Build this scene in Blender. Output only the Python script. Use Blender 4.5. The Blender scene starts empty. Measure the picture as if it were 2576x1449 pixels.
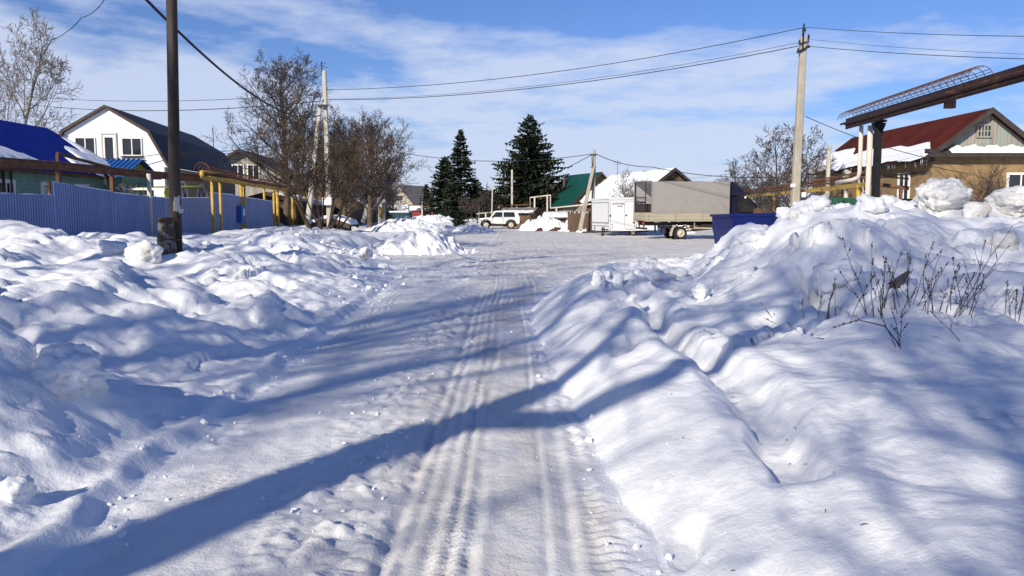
import bpy, bmesh, math, random
import numpy as np
from mathutils import Vector, Matrix, noise as mnoise

# ------------------------------------------------------------------ camera, sky, sun, exposure
SC = bpy.context.scene
COL = SC.collection
R = math.radians
FPX, CX, CY, HZ, EYE = 2003.0, 1288.0, 724.5, 530.0, 1.6
PITCH = math.atan((CY - HZ) / FPX)
SUN_AZ, SUN_EL = 32.0, 27.0          # shadows run 32 deg right of straight ahead

cam = bpy.data.cameras.new('camera')
cam.sensor_width = 36.0
cam.lens = 36.0 * FPX / 2576.0
cam.clip_start, cam.clip_end = 0.05, 5000
camo = bpy.data.objects.new('camera', cam)
COL.objects.link(camo)
camo.location = (0, 0, EYE)
camo.rotation_euler = (R(90) - PITCH, 0, 0)
SC.camera = camo

SC.view_settings.view_transform = 'Standard'
SC.view_settings.look = 'None'
SC.view_settings.gamma = 1
SC.view_settings.use_curve_mapping = False
SC.view_settings.exposure = 0.34

sun = bpy.data.lights.new('sun', 'SUN')
sun.energy = 4.3
sun.angle = R(0.55)
sun.color = (1.0, 0.92, 0.78)
suno = bpy.data.objects.new('sun', sun)
COL.objects.link(suno)
SUNV = Vector((-math.sin(R(SUN_AZ)) * math.cos(R(SUN_EL)), -math.cos(R(SUN_AZ)) * math.cos(R(SUN_EL)), math.sin(R(SUN_EL))))
suno.rotation_euler = (-SUNV).to_track_quat('-Z', 'Y').to_euler()
suno.location = SUNV * 60

def make_world():
    w = bpy.data.worlds.new('World')
    SC.world = w
    w.use_nodes = True
    nt = w.node_tree
    N, L = nt.nodes, nt.links
    bg = N['Background']
    bg.inputs['Strength'].default_value = 0.07
    sky = N.new('ShaderNodeTexSky')
    sky.sky_type = 'NISHITA'
    sky.sun_disc = False
    sky.sun_elevation = R(SUN_EL)
    sky.sun_rotation = R(180 + SUN_AZ)
    sky.air_density = 1.1
    sky.dust_density = 0.4
    sky.ozone_density = 3.0
    tint = N.new('ShaderNodeMix'); tint.data_type = 'RGBA'; tint.blend_type = 'MULTIPLY'
    tint.inputs['Factor'].default_value = 1.0
    tint.inputs[7].default_value = (0.70, 0.87, 1.36, 1)
    L.new(sky.outputs[0], tint.inputs[6])
    # thin high cloud laid on a plane far overhead
    tc = N.new('ShaderNodeTexCoord')
    sep = N.new('ShaderNodeSeparateXYZ')
    L.new(tc.outputs['Generated'], sep.inputs[0])
    zz = N.new('ShaderNodeMath'); zz.operation = 'MAXIMUM'; zz.inputs[1].default_value = 0.0
    L.new(sep.outputs['Z'], zz.inputs[0])
    za = N.new('ShaderNodeMath'); za.operation = 'ADD'; za.inputs[1].default_value = 0.10
    L.new(zz.outputs[0], za.inputs[0])
    dx = N.new('ShaderNodeMath'); dx.operation = 'DIVIDE'
    dy = N.new('ShaderNodeMath'); dy.operation = 'DIVIDE'
    L.new(sep.outputs['X'], dx.inputs[0]); L.new(za.outputs[0], dx.inputs[1])
    L.new(sep.outputs['Y'], dy.inputs[0]); L.new(za.outputs[0], dy.inputs[1])
    cmb = N.new('ShaderNodeCombineXYZ')
    L.new(dx.outputs[0], cmb.inputs[0]); L.new(dy.outputs[0], cmb.inputs[1])
    mp = N.new('ShaderNodeMapping')
    mp.inputs['Scale'].default_value = (0.75, 0.75, 1)
    mp.inputs['Location'].default_value = (3.1, 0.6, 0)
    mp.inputs['Rotation'].default_value = (0, 0, R(-14))
    L.new(cmb.outputs[0], mp.inputs[0])
    n1 = N.new('ShaderNodeTexNoise'); n1.inputs['Scale'].default_value = 0.75
    n1.inputs['Detail'].default_value = 9; n1.inputs['Roughness'].default_value = 0.56
    n1.inputs['Distortion'].default_value = 0.35
    L.new(mp.outputs[0], n1.inputs[0])
    n2 = N.new('ShaderNodeTexNoise'); n2.inputs['Scale'].default_value = 4.2
    n2.inputs['Detail'].default_value = 6; n2.inputs['Roughness'].default_value = 0.6
    L.new(mp.outputs[0], n2.inputs[0])
    n2s = N.new('ShaderNodeMath'); n2s.operation = 'MULTIPLY_ADD'
    n2s.inputs[1].default_value = 0.34; n2s.inputs[2].default_value = -0.17
    L.new(n2.outputs[0], n2s.inputs[0])
    ad = N.new('ShaderNodeMath'); ad.operation = 'ADD'
    L.new(n1.outputs[0], ad.inputs[0]); L.new(n2s.outputs[0], ad.inputs[1])
    # more cover low down, clear overhead
    cov = N.new('ShaderNodeMapRange')
    cov.inputs[1].default_value = 0.04; cov.inputs[2].default_value = 0.27
    cov.inputs[3].default_value = 0.29; cov.inputs[4].default_value = -0.12
    L.new(zz.outputs[0], cov.inputs[0])
    lx = N.new('ShaderNodeMath'); lx.operation = 'MULTIPLY_ADD'; lx.inputs[1].default_value = -0.16; lx.inputs[2].default_value = 0.0
    L.new(sep.outputs['X'], lx.inputs[0])
    ad0 = N.new('ShaderNodeMath'); ad0.operation = 'ADD'
    L.new(ad.outputs[0], ad0.inputs[0]); L.new(lx.outputs[0], ad0.inputs[1])
    ad2 = N.new('ShaderNodeMath'); ad2.operation = 'ADD'
    L.new(ad0.outputs[0], ad2.inputs[0]); L.new(cov.outputs[0], ad2.inputs[1])
    ramp = N.new('ShaderNodeValToRGB')
    ramp.color_ramp.elements[0].position = 0.47
    ramp.color_ramp.elements[0].color = (0, 0, 0, 1)
    ramp.color_ramp.elements[1].position = 0.64
    ramp.color_ramp.elements[1].color = (0.80, 0.80, 0.80, 1)
    L.new(ad2.outputs[0], ramp.inputs[0])
    mix = N.new('ShaderNodeMix'); mix.data_type = 'RGBA'
    mix.inputs[7].default_value = (7.4, 8.3, 10.4, 1)
    L.new(ramp.outputs[0], mix.inputs['Factor'])
    L.new(tint.outputs[2], mix.inputs[6])
    L.new(mix.outputs[2], bg.inputs['Color'])
make_world()

# ------------------------------------------------------------------ small helpers
def W(px, py, d):
    """pixel of the 2576-wide view + distance ahead -> point of the place"""
    u = (px - CX) / FPX; v = -(py - CY) / FPX
    c, s = math.cos(PITCH), math.sin(PITCH)
    dy = c + v * s; dz = -s + v * c
    k = d / dy
    return Vector((u * k, d, EYE + dz * k))

def tag(o, label=None, cat=None, group=None, kind=None):
    if label: o['label'] = label
    if cat: o['category'] = cat
    if group: o['group'] = group
    if kind: o['kind'] = kind
    return o

def thing(name, label, cat, loc=(0, 0, 0), rz=0.0, group=None):
    o = bpy.data.objects.new(name, None)
    COL.objects.link(o)
    o.location = loc
    o.rotation_euler = (0, 0, rz)
    return tag(o, label, cat, group)

def cross_frame(t):
    t = t.normalized()
    a = Vector((0, 0, 1)) if abs(t.z) < 0.9 else Vector((1, 0, 0))
    n = t.cross(a).normalized()
    return n, t.cross(n).normalized()

class MB:
    def __init__(self):
        self.v, self.f, self.s, self.mi = [], [], [], []
        self.cur = 0
    def add(self, vs, fs, smooth=False):
        b = len(self.v)
        self.v.extend([tuple(p) for p in vs])
        for f in fs:
            self.f.append([i + b for i in f]); self.s.append(smooth); self.mi.append(self.cur)
    def box(self, c, sz, rz=0.0, bev=0.0):
        x, y, z = sz[0] / 2, sz[1] / 2, sz[2] / 2
        if bev > 0:
            bm = bmesh.new()
            bmesh.ops.create_cube(bm, size=1)
            for v in bm.verts: v.co = Vector((v.co.x * 2 * x, v.co.y * 2 * y, v.co.z * 2 * z))
            bmesh.ops.bevel(bm, geom=bm.edges[:], offset=bev, segments=2, affect='EDGES', profile=0.6)
            bm.verts.index_update()
            vs = [v.co.copy() for v in bm.verts]; fs = [[v.index for v in f.verts] for f in bm.faces]
            bm.free()
        else:
            vs = [Vector(p) for p in ((-x, -y, -z), (x, -y, -z), (x, y, -z), (-x, y, -z), (-x, -y, z), (x, -y, z), (x, y, z), (-x, y, z))]
            fs = [(0, 3, 2, 1), (4, 5, 6, 7), (0, 1, 5, 4), (1, 2, 6, 5), (2, 3, 7, 6), (3, 0, 4, 7)]
        m = Matrix.Rotation(rz, 3, 'Z')
        c = Vector(c)
        self.add([m @ v + c for v in vs], fs)
    def span(self, a, b):
        a, b = Vector(a), Vector(b)
        self.box((a + b) / 2, (abs(b.x - a.x), abs(b.y - a.y), abs(b.z - a.z)))
    def tube(self, pts, rad, k=6, cap=True, smooth=True):
        pts = [Vector(p) for p in pts]
        n = len(pts)
        if not hasattr(rad, '__len__'): rad = [rad] * n
        vs, fs = [], []
        pn = None
        for i, p in enumerate(pts):
            t = pts[min(i + 1, n - 1)] - pts[max(i - 1, 0)]
            if t.length < 1e-9: t = Vector((0, 0, 1))
            t.normalize()
            if pn is None: nn, _ = cross_frame(t)
            else:
                nn = pn - t * pn.dot(t)
                if nn.length < 1e-5: nn, _ = cross_frame(t)
                nn.normalize()
            pn = nn
            bb = t.cross(nn)
            for j in range(k):
                a = 2 * math.pi * (j + 0.5) / k
                vs.append(p + (nn * math.cos(a) + bb * math.sin(a)) * rad[i])
        for i in range(n - 1):
            for j in range(k):
                j2 = (j + 1) % k
                fs.append((i * k + j, i * k + j2, (i + 1) * k + j2, (i + 1) * k + j))
        if cap:
            fs.append(tuple(range(k - 1, -1, -1)))
            fs.append(tuple((n - 1) * k + j for j in range(k)))
        self.add(vs, fs, smooth)
    def bar(self, a, b, w, h=None):
        """square bar between two points"""
        a, b = Vector(a), Vector(b)
        h = h or w
        t = (b - a).normalized()
        n, u = cross_frame(t)
        vs = []
        for p in (a, b):
            for sx, sy in ((-1, -1), (1, -1), (1, 1), (-1, 1)):
                vs.append(p + n * (sx * w / 2) + u * (sy * h / 2))
        self.add(vs, [(3, 2, 1, 0), (4, 5, 6, 7), (0, 1, 5, 4), (1, 2, 6, 5), (2, 3, 7, 6), (3, 0, 4, 7)])
    def prism(self, poly, axis, a, b, smooth=False):
        """extrude a 2-D polygon along an axis: 'x' poly=(y,z), 'y' poly=(x,z), 'z' poly=(x,y)"""
        n = len(poly)
        def P(p, t):
            if axis == 'x': return Vector((t, p[0], p[1]))
            if axis == 'y': return Vector((p[0], t, p[1]))
            return Vector((p[0], p[1], t))
        vs = [P(p, a) for p in poly] + [P(p, b) for p in poly]
        fs = [tuple(range(n)), tuple(range(2 * n - 1, n - 1, -1))]
        for i in range(n):
            j = (i + 1) % n
            fs.append((j, i, n + i, n + j))
        self.add(vs, fs, smooth)
    def disc(self, c, axis, r, h, k=20):
        c = Vector(c); ax = Vector(axis).normalized()
        self.tube([c - ax * h / 2, c + ax * h / 2], r, k, smooth=False)
    def lathe(self, c, axis, prof, k=20, smooth=True):
        """prof: list of (distance along axis, radius)"""
        c = Vector(c); ax = Vector(axis).normalized()
        n, b = cross_frame(ax)
        vs, fs = [], []
        for h, r in prof:
            for j in range(k):
                a = 2 * math.pi * j / k
                vs.append(c + ax * h + (n * math.cos(a) + b * math.sin(a)) * r)
        for i in range(len(prof) - 1):
            for j in range(k):
                j2 = (j + 1) % k
                fs.append((i * k + j, i * k + j2, (i + 1) * k + j2, (i + 1) * k + j))
        self.add(vs, fs, smooth)
    def build(self, name, mat, parent=None, world=False, recalc=True):
        me = bpy.data.meshes.new(name)
        vs = self.v
        if world and parent is not None:
            base = parent
            inv = Matrix.Translation(base.location) @ base.rotation_euler.to_matrix().to_4x4()
            inv = inv.inverted()
            vs = [tuple(inv @ Vector(p)) for p in vs]
        me.from_pydata(vs, [], self.f)
        me.polygons.foreach_set('use_smooth', self.s)
        mats = mat if isinstance(mat, (list, tuple)) else [mat]
        for m in mats: me.materials.append(m)
        if len(mats) > 1: me.polygons.foreach_set('material_index', self.mi)
        if recalc:
            bm = bmesh.new(); bm.from_mesh(me)
            bmesh.ops.recalc_face_normals(bm, faces=bm.faces[:])
            bm.to_mesh(me); bm.free()
        me.update()
        o = bpy.data.objects.new(name, me)
        COL.objects.link(o)
        if parent is not None: o.parent = parent
        return o

# ------------------------------------------------------------------ materials
def M(name, col, rough=0.75, var=0.18, scale=3.0, bump=0.0, metal=0.0, stretch=(1, 1, 1), col2=None, c2=(0.5, 0.62), bscale=None, lines=None, spec=0.3):
    m = bpy.data.materials.new(name)
    m.use_nodes = True
    nt = m.node_tree; N, L = nt.nodes, nt.links
    p = N['Principled BSDF']
    p.inputs['Roughness'].default_value = rough
    p.inputs['Metallic'].default_value = metal
    p.inputs['Specular IOR Level'].default_value = spec
    tc = N.new('ShaderNodeTexCoord')
    mp = N.new('ShaderNodeMapping'); mp.inputs['Scale'].default_value = stretch
    L.new(tc.outputs['Object'], mp.inputs[0])
    n = N.new('ShaderNodeTexNoise'); n.inputs['Scale'].default_value = scale
    n.inputs['Detail'].default_value = 6; n.inputs['Roughness'].default_value = 0.6
    L.new(mp.outputs[0], n.inputs[0])
    r = N.new('ShaderNodeValToRGB')
    r.color_ramp.elements[0].position = 0.3; r.color_ramp.elements[1].position = 0.7
    r.color_ramp.elements[0].color = tuple(max(0, c * (1 - var)) for c in col) + (1,)
    r.color_ramp.elements[1].color = tuple(min(1, c * (1 + var)) for c in col) + (1,)
    L.new(n.outputs[0], r.inputs[0])
    out = r.outputs[0]
    if col2 is not None:
        n2 = N.new('ShaderNodeTexNoise'); n2.inputs['Scale'].default_value = scale * 0.45
        n2.inputs['Detail'].default_value = 8; n2.inputs['Roughness'].default_value = 0.65
        L.new(mp.outputs[0], n2.inputs[0])
        r2 = N.new('ShaderNodeValToRGB')
        r2.color_ramp.elements[0].position = c2[0]; r2.color_ramp.elements[1].position = c2[1]
        L.new(n2.outputs[0], r2.inputs[0])
        mx = N.new('ShaderNodeMix'); mx.data_type = 'RGBA'
        L.new(r2.outputs[0], mx.inputs['Factor']); L.new(out, mx.inputs[6])
        mx.inputs[7].default_value = tuple(col2) + (1,)
        out = mx.outputs[2]
    hgt = None
    if lines:                      # (axis, pitch, depth, darkness): joints between boards or siding
        ax, pitch, depth, dark = lines
        sp = N.new('ShaderNodeSeparateXYZ'); L.new(tc.outputs['Object'], sp.inputs[0])
        ms = N.new('ShaderNodeMath'); ms.operation = 'MULTIPLY'; ms.inputs[1].default_value = 1.0 / pitch
        L.new(sp.outputs['XYZ'.index(ax)], ms.inputs[0])
        fr = N.new('ShaderNodeMath'); fr.operation = 'FRACT'; L.new(ms.outputs[0], fr.inputs[0])
        lt = N.new('ShaderNodeValToRGB')
        lt.color_ramp.elements[0].position = 0.0; lt.color_ramp.elements[0].color = (1 - dark, 1 - dark, 1 - dark, 1)
        lt.color_ramp.elements[1].position = 0.14; lt.color_ramp.elements[1].color = (1, 1, 1, 1)
        L.new(fr.outputs[0], lt.inputs[0])
        mx = N.new('ShaderNodeMix'); mx.data_type = 'RGBA'; mx.blend_type = 'MULTIPLY'; mx.inputs['Factor'].default_value = 1
        L.new(out, mx.inputs[6]); L.new(lt.outputs[0], mx.inputs[7])
        out = mx.outputs[2]
        hgt = lt.outputs[0]
        b0 = N.new('ShaderNodeBump'); b0.inputs['Distance'].default_value = depth; b0.inputs['Strength'].default_value = 0.8
        L.new(hgt, b0.inputs['Height'])
        L.new(b0.outputs[0], p.inputs['Normal'])
    L.new(out, p.inputs['Base Color'])
    if bump > 0:
        nb = N.new('ShaderNodeTexNoise'); nb.inputs['Scale'].default_value = bscale or scale * 4
        nb.inputs['Detail'].default_value = 6
        L.new(mp.outputs[0], nb.inputs[0])
        b = N.new('ShaderNodeBump'); b.inputs['Distance'].default_value = bump; b.inputs['Strength'].default_value = 0.7
        L.new(nb.outputs[0], b.inputs['Height'])
        if hgt is not None: L.new(b0.outputs[0], b.inputs['Normal'])
        L.new(b.outputs[0], p.inputs['Normal'])
    return m

SNOWC = (0.80, 0.815, 0.84)
m_snow_top = M('roof snow', SNOWC, 0.75, 0.04, 2.0, 0.03, bscale=6)
m_clod = M('dirty packed snow', (0.74, 0.73, 0.71), 0.8, 0.14, 3.5, 0.05, col2=(0.28, 0.24, 0.19), c2=(0.54, 0.72), bscale=7)
m_clod_clean = M('packed snow lump', (0.79, 0.80, 0.82), 0.75, 0.06, 3.0, 0.05, col2=(0.60, 0.555, 0.49), c2=(0.58, 0.78), bscale=7)
m_conc = M('weathered concrete', (0.36, 0.325, 0.26), 0.9, 0.2, 5, 0.012, col2=(0.22, 0.19, 0.15), c2=(0.56, 0.74), stretch=(1, 1, 0.35))
m_conc_l = M('pale concrete', (0.46, 0.43, 0.365), 0.9, 0.15, 4, 0.01, stretch=(1, 1, 0.3))
m_tarwood = M('tarred wood', (0.055, 0.042, 0.035), 0.8, 0.45, 6, 0.012, stretch=(1, 1, 0.06), col2=(0.11, 0.095, 0.08), c2=(0.5, 0.7))
m_stub = M('old dark concrete', (0.085, 0.07, 0.055), 0.95, 0.5, 9, 0.02, col2=(0.30, 0.27, 0.24), c2=(0.54, 0.62))
m_rust = M('rusty steel', (0.16, 0.075, 0.04), 0.85, 0.35, 6, 0.004, col2=(0.07, 0.035, 0.025), c2=(0.45, 0.7))
m_brownpaint = M('dark brown painted steel', (0.04, 0.019, 0.016), 0.6, 0.3, 4, 0.002, col2=(0.14, 0.06, 0.03), c2=(0.56, 0.72))
m_yellow = M('old yellow paint', (0.50, 0.33, 0.065), 0.6, 0.15, 4, 0.002, col2=(0.24, 0.10, 0.03), c2=(0.54, 0.72))
m_white = M('white paint', (0.78, 0.77, 0.74), 0.6, 0.06, 3)
m_whitepost = M('flaking whitewash', (0.60, 0.53, 0.45), 0.8, 0.12, 4, 0.004, col2=(0.36, 0.22, 0.14), c2=(0.56, 0.70), stretch=(1, 1, 0.4))
m_blackpost = M('black painted steel', (0.010, 0.010, 0.013), 0.85, 0.3, 4)
m_bluefence = M('blue coated sheet', (0.26, 0.33, 0.53), 0.4, 0.10, 1.5, stretch=(1, 1, 0.3))
m_blueroof = M('blue metal roof', (0.006, 0.025, 0.24), 0.8, 0.2, 1.2, lines=('Y', 0.55, 0.02, 0.25), spec=.08)
m_blueribs = M('blue ribbed sheet', (0.02, 0.09, 0.30), 0.5, 0.15, 2)
m_green_siding = M('green board siding', (0.22, 0.36, 0.25), 0.8, 0.15, 3, 0.004, lines=('Z', 0.14, 0.02, 0.4))
m_olive = M('olive painted boards', (0.24, 0.26, 0.05), 0.8, 0.25, 3)
m_lime = M('lime plastic sheet', (0.42, 0.46, 0.05), 0.45, 0.2, 2)
m_white_siding = M('white metal cladding', (0.80, 0.80, 0.79), 0.5, 0.03, 2, lines=('X', 0.20, 0.015, 0.22))
m_darkroof = M('dark brown metal roof', (0.022, 0.016, 0.020), 0.6, 0.25, 1.4, lines=('Y', 0.45, 0.02, 0.3))
m_trim_brown = M('brown trim', (0.06, 0.036, 0.028), 0.6, 0.2, 3)
m_beige = M('beige render', (0.40, 0.29, 0.17), 0.9, 0.12, 2, 0.006)
m_ochre = M('ochre plaster', (0.27, 0.18, 0.088), 0.95, 0.22, 1.6, 0.010, col2=(0.17, 0.125, 0.08), c2=(0.50, 0.72))
m_greyboard = M('weathered grey boards', (0.30, 0.27, 0.23), 0.9, 0.3, 5, 0.006, stretch=(1, 1, 0.15), col2=(0.26, 0.31, 0.28), c2=(0.5, 0.62), lines=('X', 0.15, 0.02, 0.55))
m_redroof = M('dark red painted roof', (0.085, 0.017, 0.011), 0.85, 0.3, 1.2, 0.004, lines=('Y', 0.75, 0.03, 0.35), col2=(0.045, 0.014, 0.010), c2=(0.45, 0.7), spec=.08)
m_darktrim = M('dark weathered trim', (0.045, 0.038, 0.035), 0.85, 0.3, 4)
m_greenroof = M('dark green roof', (0.006, 0.06, 0.05), 0.55, 0.15, 1.2, lines=('Y', 0.4, 0.02, 0.2))
m_pine_board = M('pale pine boards', (0.44, 0.31, 0.15), 0.85, 0.2, 4, 0.004, stretch=(1, 1, 0.2), lines=('X', 0.16, 0.02, 0.4))
m_block = M('grey block wall', (0.40, 0.36, 0.29), 0.95, 0.2, 3, 0.01, lines=('Z', 0.22, 0.01, 0.3))
m_log = M('brown log wall', (0.13, 0.075, 0.045), 0.9, 0.3, 3, 0.01, lines=('Z', 0.24, 0.06, 0.6), stretch=(0.3, 0.3, 1))
m_brownboard = M('dark brown boards', (0.13, 0.085, 0.055), 0.9, 0.4, 5, 0.008, stretch=(1, 1, 0.15), lines=('X', 0.18, 0.02, 0.6))
m_brownboard_y = M('brown fence boards', (0.12, 0.075, 0.05), 0.9, 0.4, 5, 0.008, stretch=(1, 1, 0.15))
m_slate = M('grey slate roof', (0.20, 0.175, 0.155), 0.9, 0.25, 1.5, 0.008, lines=('Y', 0.18, 0.04, 0.3))
m_redsheet = M('red brown sheet', (0.14, 0.028, 0.02), 0.55, 0.2, 2)
m_greensheet = M('dark green sheet', (0.008, 0.065, 0.04), 0.5, 0.15, 2)
m_redhouse = M('dull red wall', (0.20, 0.03, 0.03), 0.8, 0.2, 2)
m_glass = M('window glass', (0.020, 0.022, 0.028), 0.08, 0.3, 1.0, spec=0.6)
m_rubber = M('tyre rubber', (0.018, 0.017, 0.016), 0.9, 0.3, 8, col2=(0.10, 0.085, 0.07), c2=(0.55, 0.75))
m_carwhite = M('off white car paint', (0.70, 0.70, 0.66), 0.35, 0.05, 1.5, col2=(0.42, 0.37, 0.28), c2=(0.62, 0.80), spec=0.5)
m_black = M('black plastic', (0.02, 0.02, 0.021), 0.6, 0.2, 5)
m_rim = M('cream steel rim', (0.52, 0.46, 0.37), 0.5, 0.15, 6, col2=(0.25, 0.2, 0.15), c2=(0.56, 0.72))
m_chrome = M('bright steel', (0.6, 0.6, 0.6), 0.25, 0.1, 5, metal=0.9)
m_red_lamp = M('red lamp plastic', (0.35, 0.02, 0.015), 0.3, 0.1, 5)
m_canvas = M('grey canvas', (0.41, 0.385, 0.365), 0.9, 0.06, 1.4, 0.006, bscale=30)
def see_through(m, f=.35):
    nt = m.node_tree; N, L = nt.nodes, nt.links
    out = N['Material Output']; p = N['Principled BSDF']
    t = N.new('ShaderNodeBsdfTranslucent'); mx = N.new('ShaderNodeMixShader'); mx.inputs[0].default_value = f
    t.inputs[0].default_value = (.62, .56, .48, 1)
    L.new(p.outputs[0], mx.inputs[1]); L.new(t.outputs[0], mx.inputs[2]); L.new(mx.outputs[0], out.inputs[0])
see_through(m_canvas)
m_bedgrey = M('grey painted boards', (0.37, 0.33, 0.25), 0.75, 0.12, 3, col2=(0.24, 0.20, 0.15), c2=(0.56, 0.76), stretch=(0.3, 1, 1))
m_cab = M('dark navy paint', (0.010, 0.011, 0.035), 0.35, 0.15, 2, spec=0.5)
m_mud = M('muddy chassis', (0.035, 0.03, 0.027), 0.9, 0.4, 6)
m_trailer = M('white trailer panel', (0.64, 0.65, 0.66), 0.45, 0.03, 2)
m_trailer_trim = M('grey rubber seal', (0.30, 0.31, 0.32), 0.6, 0.1, 4)
m_skip = M('deep blue paint', (0.003, 0.010, 0.10), 0.5, 0.12, 1.5, col2=(0.012, 0.02, 0.09), c2=(0.58, 0.8))
m_teal = M('dark teal paint', (0.012, 0.055, 0.075), 0.6, 0.2, 2)
m_bark = M('grey brown bark', (0.105, 0.078, 0.058), 0.9, 0.35, 6, 0.01, stretch=(1, 1, 0.4))
m_bark_tan = M('ochre brown bark', (0.12, 0.082, 0.048), 0.9, 0.4, 5, 0.008, col2=(0.05, 0.035, 0.028), c2=(0.44, 0.62))
m_bark_red = M('reddish twigs', (0.068, 0.055, 0.053), 0.9, 0.3, 5)
m_twig = M('dark twigs', (0.085, 0.062, 0.052), 0.9, 0.3, 5)
m_birch = M('pale birch twigs', (0.19, 0.165, 0.145), 0.9, 0.3, 5)
m_weed = M('dry weed stalk', (0.07, 0.045, 0.034), 0.9, 0.4, 12)
m_needle = M('spruce needles', (0.036, 0.050, 0.029), 0.85, 0.55, 1.6, col2=(0.055, 0.05, 0.024), c2=(0.56, 0.75), spec=0.15)
m_pine = M('pine needles', (0.035, 0.055, 0.034), 0.85, 0.45, 2.5, spec=0.15)
m_wire = M('black cable', (0.012, 0.012, 0.014), 0.7, 0.2, 5)
m_paper = M('torn paper', (0.55, 0.53, 0.50), 0.9, 0.12, 9)
m_ice = M('icicle ice', (0.50, 0.54, 0.58), 0.15, 0.1, 6, spec=0.6)
m_earth = M('dark earth', (0.07, 0.04, 0.028), 0.95, 0.4, 5, 0.03)
m_bluebox = M('bright blue box', (0.03, 0.12, 0.42), 0.5, 0.1, 4)
m_ink = M('dark lettering', (0.05, 0.04, 0.05), 0.7, 0.1, 4)
m_inkred = M('red lettering', (0.40, 0.08, 0.04), 0.7, 0.1, 4)
m_slateshard = M('grey slate shard', (0.10, 0.09, 0.10), 0.9, 0.3, 6)

# ------------------------------------------------------------------ ground
_rs = np.random.RandomState(7)
_PERM = np.concatenate([_rs.permutation(512)] * 3)
_GR = np.stack([np.cos(np.linspace(0, 2 * np.pi, 512, endpoint=False)), np.sin(np.linspace(0, 2 * np.pi, 512, endpoint=False))], 1)[_rs.permutation(512)]

def pn(x, y, seed=0):
    x = np.asarray(x, float) + seed * 17.31; y = np.asarray(y, float) - seed * 9.77
    xi = np.floor(x).astype(int); yi = np.floor(y).astype(int)
    fx = x - xi; fy = y - yi
    u = fx * fx * fx * (fx * (fx * 6 - 15) + 10); v = fy * fy * fy * (fy * (fy * 6 - 15) + 10)
    def g(ix, iy, dx, dy):
        h = _PERM[_PERM[ix & 511] + (iy & 511)] & 511
        gr = _GR[h]
        return gr[..., 0] * dx + gr[..., 1] * dy
    a = g(xi, yi, fx, fy); b = g(xi + 1, yi, fx - 1, fy)
    c = g(xi, yi + 1, fx, fy - 1); d = g(xi + 1, yi + 1, fx - 1, fy - 1)
    return (a + (b - a) * u + ((c + (d - c) * u) - (a + (b - a) * u)) * v) * 1.5

def fbm(x, y, seed=0, o=4, rough=0.5):
    s = 0; a = 1.0; f = 1.0
    for i in range(o):
        s = s + a * pn(x * f, y * f, seed + i * 3); a *= rough; f *= 2.03
    return s

def billow(x, y, seed=0, o=3, rough=0.5):
    s = 0; a = 1.0; f = 1.0
    for i in range(o):
        s = s + a * (np.abs(pn(x * f, y * f, seed + i * 5)) - 0.25); a *= rough; f *= 2.1
    return s

def sm(x, a, b):
    t = np.clip((x - a) / (b - a), 0, 1)
    return t * t * (3 - 2 * t)

def ga(x, y, x0, y0, sx, sy, h, rot=0.0, p=2.0):
    c, s = math.cos(rot), math.sin(rot)
    dx, dy = x - x0, y - y0
    u = (dx * c + dy * s) / sx; v = (-dx * s + dy * c) / sy
    return h * np.exp(-np.power(u * u + v * v, p / 2))

def seg_dist(x, y, pts):
    best = np.full(np.shape(x), 1e9); side = np.zeros(np.shape(x)); prog = np.zeros(np.shape(x))
    for k, ((ax, ay), (bx, by)) in enumerate(zip(pts[:-1], pts[1:])):
        vx, vy = bx - ax, by - ay
        l2 = vx * vx + vy * vy
        t = np.clip(((x - ax) * vx + (y - ay) * vy) / l2, 0, 1)
        ex, ey = x - (ax + t * vx), y - (ay + t * vy)
        d = np.sqrt(ex * ex + ey * ey)
        m = d < best
        best = np.where(m, d, best)
        side = np.where(m, np.sign(vx * ey - vy * ex), side)
        prog = np.where(m, k + t, prog)
    return best, side, prog

def plates(x, y, cell, seed, tilt=.35):
    """broken slabs: every cell of a jittered grid has its own height and tilt"""
    gx, gy = x / cell, y / cell
    ix, iy = np.floor(gx).astype(int), np.floor(gy).astype(int)
    best = np.full(x.shape, 1e9); val = np.zeros(x.shape)
    for ox in (-1, 0, 1):
        for oy in (-1, 0, 1):
            jx, jy = ix + ox, iy + oy
            h = _PERM[_PERM[(jx + seed * 13) & 511] + (jy & 511)] & 511
            h2 = _PERM[h + 7] & 511; h3 = _PERM[h2 + 31] & 511
            dx = gx - (jx + .15 + .7 * h / 511.0); dy = gy - (jy + .15 + .7 * h2 / 511.0)
            d = dx * dx + dy * dy
            m = d < best
            best = np.where(m, d, best)
            a = h3 / 511.0 * 6.283
            val = np.where(m, (h2 / 511.0 - .5) + tilt * (dx * np.cos(a) + dy * np.sin(a)) * 2 - .8 * d, val)
    return val

XL_Y = [-60, 0, 4, 6.3, 12, 16, 19, 22, 25, 27, 29, 31, 40, 55, 62, 120]
XL_X = [-2.1, -2.1, -2.12, -2.25, -2.5, -2.6, -2.85, -3.3, -3.9, -4.6, -5.2, -4.6, -3.6, -4.5, -6.0, -12.0]
XR_Y = [-60, 0, 3.8, 5.3, 7.5, 11, 13, 16, 19, 21.5, 24, 26, 28, 34, 70, 76, 85, 120]
XR_X = [.7, .7, .66, .57, .42, .29, .34, .85, 1.5, 2.6, 4.2, 6.2, 9.0, 15, 17, 8, -4, -8]
ARC1 = [(-2.5, 15.5), (-1.6, 18.0), (-.2, 20.6), (1.8, 22.8), (4.6, 24.6), (9, 26.0)]
ARC2 = [(-2.7, 18.2), (-1.4, 20.6), (.6, 23.2), (3.2, 25.2), (7, 26.9), (12, 28.0)]
ARC3 = [(-2.9, 20.5), (-1.2, 23.2), (1.2, 26.0), (5, 28.4), (10, 30.0)]

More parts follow.
